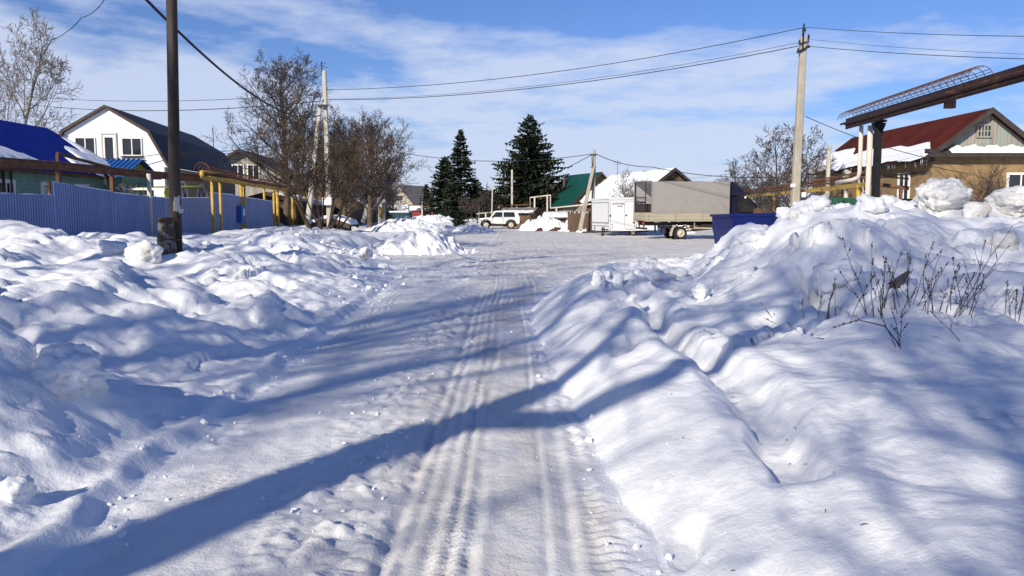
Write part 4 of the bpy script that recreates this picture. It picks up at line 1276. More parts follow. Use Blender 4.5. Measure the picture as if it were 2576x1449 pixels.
# concrete pole with insulators, right
def right_pole():
    D = 33.0
    b, t = W(2001, 530, D), W(2021, 94, D)
    g = Hs(b.x, D)
    b = Vector((b.x - .06, D, g - .4))
    root = thing('concrete_pole', 'tall mottled concrete power pole standing right of the truck', 'pole', (b.x, D, g))
    square_pole(root, b, t, .34, .24, m_conc)
    h = MB()
    h.bar(t + Vector((-.06, -.1, -.5)), t + Vector((-.04, -.1, .38)), .07)
    h.bar(t + Vector((-.28, -.14, -.62)), t + Vector((.22, -.14, -.38)), .09)
    h.bar(t + Vector((-.24, -.14, -.30)), t + Vector((.20, -.14, -.18)), .05)
    h.bar(t + Vector((.16, -.1, -.35)), t + Vector((.16, -.1, .12)), .03)
    h.build('crossarm', m_black, root, world=True)
    for q in ((-.04, .34), (.02, .16), (-.24, -.62), (.18, -.12), (-.2, -.30)):
        i = MB(); insulator(i, t + Vector((q[0], -.13, q[1])), .16); i.build('insulator', m_black, root, world=True)
    bx = MB()
    m1 = W(1989, 467, D); bx.box((W(2006, 466, D).x - .22, D - .1, m1.z), (.16, .16, .14)); bx.build('junction_box', m_white, root, world=True); bx = MB(); bx.box((W(2006, 490, D).x + .2, D - .14, W(2000, 490, D).z), (.14, .12, .2)); bx.build('junction_box', m_white, root, world=True)
    return root
right_pole()

def left_strut_pole():
    D = 44.0
    b, t = W(829, 545, D), W(815.5, 178, D)
    root = thing('concrete_pole', 'concrete pole with a leaning strut rising out of the big shrub', 'pole', (b.x, D, Hs(b.x, D)))
    square_pole(root, b - Vector((0, 0, .8)), t, .27, .20, m_conc_l)
    sb, stp = W(772, 548, D - .5), W(806, 262, D - .1)
    square_pole(root, sb - Vector((0, 0, .6)), stp, .26, .18, m_conc_l, 'strut')
    h = MB(); h.bar(t + Vector((-.12, -.05, -.1)), t + Vector((-.12, -.05, .3)), .06); h.bar(W(800, 266, D - .3), W(824, 266, D - .3), .12); h.build('bracket', m_black, root, world=True)
    for q in (W(806, 252, D - .3), t + Vector((-.12, -.05, .28))):
        i = MB(); insulator(i, q, .2); i.build('insulator', m_black, root, world=True)
    bx = MB(); bx.box(W(823, 506, D - .3), (.5, .25, .42), 0, .02); bx.build('meter_box', m_white, root, world=True)
left_strut_pole()

def pair_pole():
    D = 62.0
    b, t = W(964, 547, D), W(964.5, 374, D)
    root = thing('concrete_pole', 'paired concrete pole with strut, street lamp and white boxes beyond the shrub', 'pole', (b.x, D, Hs(b.x, D)))
    square_pole(root, b - Vector((0, 0, .6)), t, .30, .26, m_conc_l)
    b2, t2 = W(955, 545, D), W(955, 448, D); square_pole(root, b2 - Vector((0, 0, .6)), t2, .24, .22, m_conc_l, 'side_post')
    sb, stt = W(913, 540, D - 1), W(956, 400, D); square_pole(root, sb - Vector((0, 0, .6)), stt, .30, .26, m_conc_l, 'strut')
    l = MB(); a = W(967, 415, D); l.tube([W(964, 420, D), W(968, 413, D - .3)], .05, 6); l.box(W(973, 411, D - .8), (.36, .75, .12), -.6, .04); l.build('street_lamp', m_white, root, world=True)
    bx = MB()
    for q in ((953, 505), (964, 505), (956, 516)): bx.box(W(q[0], q[1], D - .3), (.34, .25, .36), 0, .02)
    bx.build('meter_box', m_white, root, world=True)
    y = MB(); y.tube([W(957, 512, D - .3), W(957, 548, D - .3)], .10, 8); y.tube([W(962, 512, D - .3), W(962, 536, D - .3)], .06, 8); y.build('pipe_guard', m_yellow, root, world=True)
pair_pole()

def mid_pole():
    D = 58.0
    b, t = W(1491, 540, D), W(1495.5, 377, D)
    root = thing('concrete_pole', 'concrete pole with a leaning strut rising behind the white trailer', 'pole', (b.x, D, Hs(b.x, D)))
    square_pole(root, b - Vector((0, 0, .8)), t, .28, .20, m_conc)
    sb = W(1459, 562, D - 1.0); square_pole(root, sb - Vector((0, 0, .5)), W(1493, 420, D - .15), .30, .22, m_conc, 'strut')
    for q0, q1 in ((W(1485, 389, D - .2), W(1502, 389, D - .2)), (W(1486, 421, D - .2), W(1500, 421, D - .2)), (W(1489, 390, D - .25), W(1491, 470, D - .25))):
        h = MB(); h.bar(q0, q1, .05); h.build('bracket', m_black, root, world=True)
mid_pole()

for (pb, pt, D, w, lab) in (((1288, 548), (1288, 427), 80, .22, 'short thick pale concrete post in front of the big spruce'),
                            ((1236, 560), (1239, 470), 74, .13, 'thin grey concrete post leaning left of the big spruce'),
                            ((1105, 540), (1105, 475), 95, .24, 'pale concrete post in front of the twin spruces'),
                            ((1063, 540), (1063, 488), 125, .24, 'small far pole next to the smallest spruce'),
                            ((986, 540), (991, 478), 110, .34, 'dark far wooden pole leaning beside the birch'),
                            ((1006, 535), (1006, 490), 150, .26, 'thin white far pole left of the far pale gable'),
                            ((2083, 430), (2086, 366), 34.5, .16, 'thin grey post against the plaster house roof edge')):
    b, t = W(pb[0], pb[1], D), W(pt[0], pt[1], D)
    root = thing('post', lab, 'post', (b.x, D, b.z))
    square_pole(root, b - Vector((0, 0, .8 if D != 34.5 else 2.4)), t, w, w * .85, m_tarwood if 'dark' in lab else m_conc_l)

# ------------------------------------------------------------------ overhead wires
def wire(name, label, pts, r, sag=0.0, n=24, cat='cable', mat=None, group=None):
    mb = MB()
    for a, b in zip(pts[:-1], pts[1:]):
        a, b = Vector(a), Vector(b)
        mb.tube([a.lerp(b, i / n) - Vector((0, 0, sag * 4 * (i / n) * (1 - i / n))) for i in range(n + 1)], r, 4, cap=False)
    o = mb.build(name, mat or m_wire, None, recalc=False)
    return tag(o, label, cat, group)
G1 = 'power lines crossing the sky'
DL, DR = 44.0, 33.0
wire('power_line', 'topmost thin power line between the shrub pole and the right pole', [W(817, 226, DL), W(2018, 70, DR)], .017, .55, group=G1)
wire('power_line', 'faint middle power line dipping towards the right pole', [W(818, 249, DL), W(2010, 107, DR)], .010, .55, group=G1)
wire('power_line', 'thick lowest power line between the shrub pole and the right pole', [W(818, 251, DL), W(2008, 116, DR)], .019, .55, group=G1)
wire('power_line', 'upper power line running off right from the top of the right pole', [W(2020, 68, DR), W(2760, 92, 22)], .013, .10, group=G1)
wire('power_line', 'faint second power line running off right from the right pole', [W(2030, 98, DR), W(2760, 142, 22)], .008, .10, group=G1)
wire('power_line', 'thick third power line running off right from the right pole', [W(2022, 115, DR), W(2760, 152, 22)], .015, .10, group=G1)
wire('power_line', 'upper thin line crossing behind the dark wooden pole', [W(815, 234, DL), W(60, 242, 60)], .018, .4, group=G1)
wire('power_line', 'lower thin line crossing behind the dark wooden pole', [W(806, 254, DL), W(60, 262, 60)], .026, .5, group=G1)
wire('thick_cable', 'thick black cable slanting past the dark wooden pole to the shrub', [W(330, -40, 15.5), W(806, 290, DL - .3)], .030, .9, 40)
wire('service_cable', 'service cable from the shrub pole to the white house gable', [W(806, 345, DL - .2), W(420, 384, 42.4), W(150, 388, 41.0)], .020, .25)
wire('service_cable', 'lower service cable under the one to the white house', [W(806, 360, DL - .2), W(421, 388, 42.4)], .018, .2)
wire('service_cable', 'short service cable to the far eave of the white house', [W(806, 352, DL), W(563, 404, 55)], .018, .2)
wire('street_cable', 'black cable hanging between the lamp pole and the pole behind the trailer', [W(966, 376, 62), W(1492, 387, 58)], .030, .70, 40)
wire('street_cable', 'black cable falling from the trailer pole towards the big spruce', [W(1489, 389, 58), W(1250, 470, 72)], .026, .5)
wire('street_cable', 'cable running right from the trailer pole to the bare bushes', [W(1497, 386, 58), W(1640, 420, 52), W(1960, 445, 45)], .028, .25)
wire('service_cable', 'cable from the right pole down to the red roof', [W(2027, 293, DR - .1), W(2440, 418, 32.7)], .016, .25)
wire('wavy_wire', 'thin wavy wire hanging at the top left over the birch', [W(268, -10, 20), W(240, 26, 20.2), W(205, 44, 20.1), W(170, 78, 20.3), W(130, 100, 20.2), W(98, 150, 20.5)], .009, .03, 8)
wire('far_wire', 'faint far wire behind the trailer roof line', [W(1390, 460, 85), W(1900, 428, 70)], .014, .5)

# ------------------------------------------------------------------ gas pipes
def cage(mb, pts, r, flat=True, step=.35, wr=.010, nl=5):
    pts = [Vector(p) for p in pts]
    rows = []
    for a, b in zip(pts[:-1], pts[1:]):
        n = max(1, int((b - a).length / step))
        for i in range(n): rows.append((a.lerp(b, i / n), (b - a).normalized()))
    rows.append((pts[-1], (pts[-1] - pts[-2]).normalized()))
    lines = [[] for _ in range(nl)]
    for p, d in rows:
        s = Vector((d.y, -d.x, 0)).normalized()
        ring = []
        for k in range(13):
            a = math.pi * k / 12
            ring.append(p + s * math.cos(a) * r + Vector((0, 0, math.sin(a) * r)))
        mb.tube(ring, wr, 4, cap=False)
        for j in range(nl): lines[j].append(ring[int(round(12 * (j + .5) / nl))])
    for l in lines: mb.tube(l, wr, 4, cap=False)

def left_pipeline():
    root = thing('gas_pipeline', 'rusty and yellow gas pipe on posts running along the blue fence', 'pipeline', (-12.2, 31, 0))
    A = [W(-260, 385, 18.6), W(0, 404, 22.4), W(145, 414, 25.2), W(280, 427, 28.7), W(390, 437, 30.9), W(505, 446, 33.0)]
    r = MB(); r.tube(A, [.10] * len(A), 10)
    for a, b in zip(A[:-1], A[1:]): r.bar(a - Vector((0, 0, .13)), b - Vector((0, 0, .13)), .10)
    r.build('rusty_pipe', m_rust, root, world=True)
    lp = MB(); q = [W(145, 414, 25.2), W(145, 386, 25.2), W(280, 423, 28.7), W(280, 430, 28.7)]
    for a, b in zip(q[:-1], q[1:]): lp.bar(a, b, .085)
    lp.build('expansion_loop', m_rust, root, world=True)
    for (px, py, d) in ((145, 414, 25.2), (280, 427, 28.7)):
        t = W(px, py, d); p = MB(); p.bar(t, (t.x, t.y, .3), .11); p.build('post', m_rust, root, world=True)
    t = W(374, 437, 30.2); p = MB(); p.tube([t, (t.x, t.y, .2)], .085, 10); p.build('post', m_whitepost, root, world=True)
    B = [W(505, 446, 33.0), W(560, 452, 35.3), W(640, 466, 42), W(700, 474, 49), W(790, 490, 62)]
    y = MB()
    for a, b in zip(B[:-1], B[1:]):
        y.bar(a, b, .16, .18); y.tube([a + Vector((.16, 0, .02)), b + Vector((.16, 0, .02))], .055, 8)
    y.tube([W(508, 430, 32.9), W(508, 449, 32.9)], .09, 8); y.tube([W(508, 431, 32.9), W(560, 437, 35.3)], .05, 8)
    y.build('yellow_pipe', m_yellow, root, world=True)
    rp = MB(); 
    for a, b in zip(B[:-1], B[1:]): rp.bar(a + Vector((0, 0, .17)), b + Vector((0, 0, .17)), .17, .13)
    rp.build('rusty_pipe', m_rust, root, world=True)
    cg = MB(); cage(cg, [p + Vector((0, 0, .14)) for p in [W(508, 436, 33.1)] + B[1:3]], .30, step=.32, wr=.014); co = cg.build('wire_cage', m_rust, root, world=True, recalc=False)
    cg = MB(); cage(cg, [p + Vector((0, 0, .14)) for p in B[2:]], .26, step=.8, wr=.016); cg.build('wire_cage', m_rust, root, world=True, recalc=False)
    for (px, py, d, w) in ((533, 455, 34.2, .085), (553, 455, 35.0, .075), (606, 463, 39, .09), (613, 463, 39.3, .10), (664, 470, 44.5, .075), (688, 474, 48, .08), (697, 474, 48.5, .11), (727, 479, 52.5, .09), (735, 479, 53.0, .10), (758, 484, 57, .09), (767, 485, 58, .10)):
        t = W(px, py, d); g = Hs(t.x, t.y); p = MB(); p.tube([t, (t.x, t.y, g - .3)], w * .85, 10); p.build('post', m_yellow, root, world=True)
left_pipeline()
mbx = MB(); c = W(597, 527, 38.5); mbx.box((-13.05, 38.6, 1.42), (.22, .62, .80), 0, .02)
mo = mbx.build('meter_cabinet', m_bluebox, None); tag(mo, 'bright blue meter cabinet with a white plate on the blue fence', 'cabinet')
pl = MB(); pl.box((-12.93, 38.6, 1.52), (.012, .22, .34)); pl.build('plate', m_white, mo)

def right_portal():
    root = thing('gas_portal', 'brown overhead pipe beam with wire cage on black and white posts', 'pipeline', (10.1, 22, 0))
    zb = 4.02
    a, b = W(2128, 317, 24.3), W(2720, 150, 13.3)
    mb = MB()
    d = (b - a).normalized(); u = Vector((0, 0, 1))
    for off, h in ((0, .03), (.11, .03)): mb.bar(a + u * off * 1.0, b + u * off * 1.0, h, .20)
    mb.bar(a + u * .055, b + u * .055, .11, .07)
    mb.build('beam', m_brownpaint, root, world=True)
    pp = MB(); pp.tube([a + u * .02 + Vector((-.15, 0, .03)), b + Vector((-.15, 0, .05))], .032, 8); pp.build('pipe', m_brownpaint, root, world=True)
    e = a.lerp(b, .71)
    cg = MB(); cage(cg, [a + u * .17, a.lerp(b, .2) + u * .19, e + u * .20], .25, step=.30, wr=.008, nl=9); cg.build('wire_cage', m_rust, root, world=True, recalc=False)
    t = W(2211, 300, 22.2); g = Hs(t.x, t.y)
    k = MB(); k.box((t.x, t.y, (t.z + g - .4) / 2), (.16, .16, t.z - g + .4)); k.box((t.x, t.y, t.z - .05), (.34, .26, .06)); k.prism([(t.x - .2, t.z - .1), (t.x + .2, t.z - .1), (t.x + .08, t.z - .42), (t.x - .08, t.z - .42)], 'y', t.y - .03, t.y + .03); k.build('post', m_blackpost, root, world=True)
    for (px, d, w) in ((2167, 23.4, .060), (2190, 22.8, .075)):
        t = W(px, 316, d); g = Hs(t.x, t.y); q = MB()
        if px == 2167:
            lo = W(2163, 452, d); q.tube([t, (t.x, t.y, lo.z + .2), (t.x - .02, t.y + .02, lo.z + .07), (t.x - .12, t.y + .2, lo.z), (t.x - .3, t.y + .9, lo.z - .05)], w, 10)
        else: q.tube([t, (t.x, t.y, g - .3)], w, 10)
        q.build('post' if px != 2167 else 'riser_pipe', m_whitepost, root, world=True)
    t = W(2390, 252, 18.1); q = MB(); q.box((t.x, t.y, t.z - .05), (.20, .15, .26)); q.box((t.x, t.y, t.z + .1), (.26, .2, .05)); q.build('bracket', m_rust, root, world=True)
right_portal()

def right_low_pipe():
    root = thing('yellow_pipe', 'low yellow and rusty gas pipe running from behind the truck to the plaster house', 'pipeline', (12, 35, 0))
    A = [W(1868, 495, 54), W(1990, 484, 37), W(2100, 473, 28.6), W(2180, 464, 24.6)]
    y = MB()
    for a, b in zip(A[:-1], A[1:]): y.bar(a, b, .13, .15)
    y.build('yellow_pipe', m_yellow, root, world=True)
    r = MB()
    for a, b in zip(A[:-1], A[1:]):
        for dz, dx in ((.20, .0), (.30, .1), (.40, .0)): r.tube([a + Vector((dx, 0, dz)), b + Vector((dx, 0, dz))], .028, 6)
    e = W(2285, 474, 23.6)
    r.tube([A[-1] + Vector((0, 0, .05)), e], .06, 8); r.tube([A[-1] + Vector((0, 0, .28)), e + Vector((0, 0, .28))], .025, 6); r.bar(W(2265, 470, 23.7), W(2265, 520, 23.7), .07)
    r.build('rusty_pipe', m_rust, root, world=True)
    cg = MB(); cage(cg, [p + Vector((0, 0, .1)) for p in A], .30, step=.45, wr=.010); cg.build('wire_cage', m_rust, root, world=True, recalc=False)
    for (px, d, m, w) in ((1992, 36.0, m_yellow, .08), (2118, 27, m_whitepost, .07), (2158, 25.4, m_yellow, .09), (1905, 49, m_whitepost, .10), (1950, 41.5, m_yellow, .07)):
        t = W(px, 480, d); k = [i for i in range(3) if A[i].y >= d >= A[i + 1].y][0]
        f = (A[k].y - d) / (A[k].y - A[k + 1].y); t = A[k].lerp(A[k + 1], f); g = Hs(t.x, t.y)
        p = MB(); p.tube([t, (t.x, t.y, g - .3)], w, 8); p.build('post', m, root, world=True)
right_low_pipe()
def dish():
    c = W(2130, 437, 40.5)
    root = thing('satellite_dish', 'pale round satellite dish on the plaster house wall', 'satellite dish', c)
    d = MB(); ax = Vector((-.85, -.5, .2)).normalized()
    d.lathe((0, 0, 0), ax, [(-.04, .0), (-.035, .08), (-.015, .17), (.015, .24), (.02, .245), (.0, .235), (-.02, .16)], 20); d.build('reflector', m_conc_l, root, recalc=False)
    a = MB(); a.tube([ax * -.05, (.28, .12, -.1)], .03, 6); a.tube([ax * -.02 - Vector((0, 0, .22)), ax * .3], .012, 5); a.build('arm', m_black, root)
dish()

# small white gas portals beyond the yard
def white_portals():
    root = thing('gas_pipeline', 'thin white gas pipe with a tall goalpost loop beyond the white car', 'pipeline', W(1395, 530, 62))
    P = [(1200, 538, 82), (1334, 522, 77), (1334, 497, 76.5), (1385, 491, 75), (1385, 524, 74.5), (1500, 512, 68)]
    r = MB(); r.tube([W(*p) for p in P], .07, 6); r.build('pipe', m_whitepost, root, world=True)
    for (px, py, d) in ((1222, 536, 81), (1284, 530, 78.8), (1345, 497, 76.2), (1377, 493, 75.2), (1400, 523, 73.6), (1470, 516, 69.5)):
        t = W(px, py, d); g = Hs(t.x, t.y); p = MB(); p.tube([t, (t.x, t.y, g - .3)], .08, 6); p.build('post', m_whitepost, root, world=True)
    root = thing('gas_pipeline', 'far rusty white gas pipe with low loops under the twin spruces', 'pipeline', W(1090, 530, 96))
    P = [(985, 528, 110), (1028, 525, 104), (1028, 516, 104), (1062, 516, 100), (1062, 522, 100), (1096, 514, 97), (1096, 508, 97), (1112, 507, 96), (1112, 524, 95), (1160, 520, 88), (1240, 518, 84), (1330, 515, 78)]
    r = MB(); r.tube([W(*p) for p in P], .07, 6); r.build('pipe', m_rust, root, world=True)
    for (px, py, d) in ((1028, 516, 104), (1062, 516, 100), (1096, 508, 97), (1112, 508, 96), (1130, 515, 92), (1148, 515, 90), (1205, 519, 86), (1255, 518, 83), (1300, 516, 80)):
        t = W(px, py, d); g = Hs(t.x, t.y); p = MB(); p.tube([t, (t.x, t.y, g - .3)], .10, 6); p.build('post', m_whitepost, root, world=True)
white_portals()
p = W(1310, 522, 74)
shed_house('low_shed', 'low rust brown lean shed with snow left of the white goalpost pipe', 'shed', (p.x, 76, 0), R(70), 2.0, 2.8, 1.45, 1.80, m_brownboard, m_brownboard, m_slate, [(1, lambda u: .35), (-1, lambda u: .3)], .10)
p = W(1432, 522, 66)
shed_house('snowy_shed', 'flat snow topped shed right of the white goalpost pipe', 'shed', (p.x, 70, 0), R(85), 2.6, 3.4, 1.0, 1.25, m_brownboard, m_brownboard, m_slate, [(1, full), (-1, full)], .22)

def dumpster():
    c = W(1007, 543, 70); g = Hs(c.x, 70)
    root = thing('dumpster', 'dark teal metal refuse bin with snow on its lid', 'dumpster', (c.x, 70, g), R(-6))
    b = MB(); b.prism([(-.82, 0), (.82, 0), (.95, 1.0), (-.95, 1.0)], 'y', -.6, .6)
    for k in range(5): b.box((-.8 + k * .4, -.62, .5), (.05, .05, .92))
    b.box((0, -.62, .98), (1.96, .07, .07)); b.build('bin', m_teal, root)
    l = MB(); l.prism([(-.97, 1.0), (.97, 1.0), (.9, 1.1), (-.9, 1.1)], 'y', -.66, .64); l.build('lid', m_teal, root)
    s = MB(); s.box((0, 0, 1.15), (1.75, 1.15, .14), 0, .06); s.build('snow_cap', m_snow_top, root)
dumpster()

# ------------------------------------------------------------------ vehicles
def wheel(root, c, r, w, rim_r, mat_rim, side=-1, nut=5, part_of=None):
    """c hub centre in the vehicle's axes, outer face towards side*y"""
    t = MB(); ax = (0, side, 0)
    t.lathe(c, ax, [(-w / 2, rim_r * .9), (-w / 2, r * .86), (-w * .36, r), (w * .36, r), (w / 2, r * .88), (w / 2 - .004, rim_r * 1.02), (w / 2 - .03, rim_r * .98), (w * .1, rim_r * .95)], 28)
    to = t.build('wheel', m_rubber, root, recalc=True)
    k = MB()
    k.lathe(c, ax, [(w / 2 - .01, rim_r * 1.03), (w / 2 + .004, rim_r), (w / 2 - .03, rim_r * .9), (w / 2 - .05, rim_r * .7), (w / 2 - .015, rim_r * .52), (w / 2 + .005, rim_r * .30), (w / 2 + .02, rim_r * .24), (w / 2 + .022, 0)], 24)
    k.build('rim', mat_rim, to, recalc=True)
    h = MB()
    for i in range(8):
        a = 2 * math.pi * i / 8
        p = Vector(c) + Vector((math.cos(a), 0, math.sin(a))) * rim_r * .74 + Vector((0, side * (w / 2 - .042), 0))
        h.disc(p, ax, rim_r * .085, .012, 10)
    h.build('rim_hole', m_black, to)
    return to

def loft_body(mb, sections, smooth=False):
    """sections: list of closed loops with equal counts"""
    n = len(sections[0]); vs = [p for s in sections for p in s]; fs = []
    for i in range(len(sections) - 1):
        for j in range(n):
            j2 = (j + 1) % n
            fs.append((i * n + j, i * n + j2, (i + 1) * n + j2, (i + 1) * n + j))
    fs.append(tuple(range(n - 1, -1, -1))); fs.append(tuple((len(sections) - 1) * n + j for j in range(n)))
    mb.add(vs, fs, smooth)

def white_car():
    D = 71.0
    x0 = W(1203, 580, D).x; x1 = W(1309, 580, D).x
    L = 3.72
    g = Hs((x0 + x1) / 2, D)
    root = thing('offroad_car', 'off white boxy three door off-road car parked side on', 'car', ((x0 + x1) / 2, D, g))
    h = L / 2
    wb = 2.20; fx, rx = -h + .70, -h + .70 + wb
    zc = .36
    # lower body side outline with wheel arches, front to the left
    def arch(cx, r=.44):
        return [(cx + math.cos(a) * r, zc + math.sin(a) * r) for a in np.linspace(math.pi, 0, 11)]
    zb = .42
    low = [(-h + .06, zb + .06)] + [(fx - .44, zb)] + arch(fx)[1:-1] + [(fx + .44, zb)] + [(rx - .44, zb)] + arch(rx)[1:-1] + [(rx + .44, zb), (h - .08, zb + .08), (h - .02, .80), (h - .05, 1.02), (-.55, 1.02), (-.85, 1.00), (-h + .12, .93), (-h + .02, .86), (-h, .62)]
    W2 = .80
    b = MB()
    prof = [(-W2 + .06, .0), (-W2, .0)]
    b.prism(low, 'y', -W2, W2)
    bo = b.build('body', m_carwhite, root)
    bm = bmesh.new(); bm.from_mesh(bo.data)
    es = [e for e in bm.edges if abs(abs(e.verts[0].co.y) - W2) < 1e-4 and abs(e.verts[0].co.y - e.verts[1].co.y) < 1e-4 and min(e.verts[0].co.z, e.verts[1].co.z) > .8]
    bmesh.ops.bevel(bm, geom=es, offset=.05, segments=2, affect='EDGES')
    bm.to_mesh(bo.data); bm.free()
    # greenhouse
    gh = MB()
    bot = [(-.80, 1.01), (h - .06, 1.01)]; 
    def ring(xa, xb, z, w): return [Vector((xa, -w, z)), Vector((xb, -w, z)), Vector((xb, w, z)), Vector((xa, w, z))]
    loft_body(gh, [ring(-.82, h - .05, 1.01, .78), ring(-.40, h - .27, 1.50, .69), ring(-.34, h - .31, 1.57, .66), ring(-.24, h - .42, 1.605, .58)])
    ro = gh.build('cabin', m_carwhite, root)
    # side panes lie on the sloping cabin sides
    def sidepoint(x, z, s, o=.008): 
        f = (z - 1.01) / .49
        return Vector((x, s * (.78 - .09 * f + o), z))
    for s in (-1, 1):
        for poly in ([(-.62, 1.06), (.28, 1.06), (.28, 1.46), (-.28, 1.46)], [(.40, 1.06), (1.40, 1.06), (1.33, 1.46), (.40, 1.46)]):
            q = MB(); q.add([sidepoint(x, z, s) for x, z in poly] + [sidepoint(x, z, s, -.01) for x, z in poly], [(0, 1, 2, 3), (7, 6, 5, 4), (0, 4, 5, 1), (1, 5, 6, 2), (2, 6, 7, 3), (3, 7, 4, 0)])
            wo = q.build('side_window', m_glass, ro)
            fr = MB(); pts = [sidepoint(x, z, s, .012) for x, z in poly]; fr.tube(pts + [pts[0]], .016, 4); fr.build('seal', m_black, wo)
    ws = MB(); ws.add([(-.795, -.66, 1.06), (-.795, .66, 1.06), (-.435, .60, 1.475), (-.435, -.60, 1.475)], [(0, 1, 2, 3)]); ws.add([(-.775, -.66, 1.05), (-.775, .66, 1.05), (-.415, .60, 1.465), (-.415, -.60, 1.465)], [(3, 2, 1, 0)]); ws.build('windscreen', m_glass, ro, recalc=False)
    rw = MB(); rw.add([(h - .07, -.62, 1.10), (h - .07, .62, 1.10), (h - .245, .56, 1.47), (h - .245, -.56, 1.47)], [(0, 1, 2, 3)]); rw.build('rear_window', m_glass, ro, recalc=False)
    # door, with its shut line
    d = MB(); d.prism([(-.55, .50), (.34, .50), (.34, 1.0), (-.55, 1.0)], 'y', -W2 - .012, -W2 + .02); do = d.build('door', m_carwhite, root)
    hd = MB(); hd.box((.2, -W2 - .03, .90), (.14, .03, .035)); hd.build('handle', m_black, do)
    li = MB(); 
    for x in (-.565, .355): li.box((x, -W2 - .004, .75), (.014, .02, .52))
    li.box((.0, -W2 - .004, .70), (3.0, .012, .018)); li.build('shut_line', m_black, root)
    for s in (-1, 1):
        for cx in (fx, rx):
            a = MB(); pts = [Vector((x, s * (W2 + .01), z)) for x, z in arch(cx, .455)]; a.tube(pts, .045, 6); a.build('wheel_arch', m_black, root)
            wheel(root, (cx, s * (W2 - .10), zc), .355, .19, .215, m_rim, s)
    sk = MB(); sk.span((fx + .42, -W2 - .02, zb - .06), (rx - .42, W2 + .02, zb + .03)); sk.build('sill', m_black, root)
    un = MB(); un.span((-h + .25, -.55, .26), (h - .3, .55, .44)); un.build('underbody', m_mud, root)
    for s, nm in ((-1, 'front_bumper'), (1, 'rear_bumper')):
        q = MB(); q.box((s * (h + .05), 0, .58), (.14, 1.64, .16), 0, .04); q.build(nm, m_black, root)
    for s in (-1, 1):
        q = MB(); q.disc((-h - .005, s * .55, .76), (-1, 0, 0), .10, .05, 16); q.build('headlight', m_chrome, root)
        q = MB(); q.box((h - .005, s * .68, .80), (.05, .14, .22)); q.build('tail_light', m_red_lamp, root)
    m = MB(); m.box((-.60, -W2 - .10, 1.07), (.06, .16, .13), 0, .02); m.build('mirror', m_black, root)
    tb = MB(); tb.tube([(h + .1, 0, .42), (h + .26, 0, .42), (h + .28, 0, .5)], .03, 6); tb.build('tow_bar', m_black, root)
white_car()

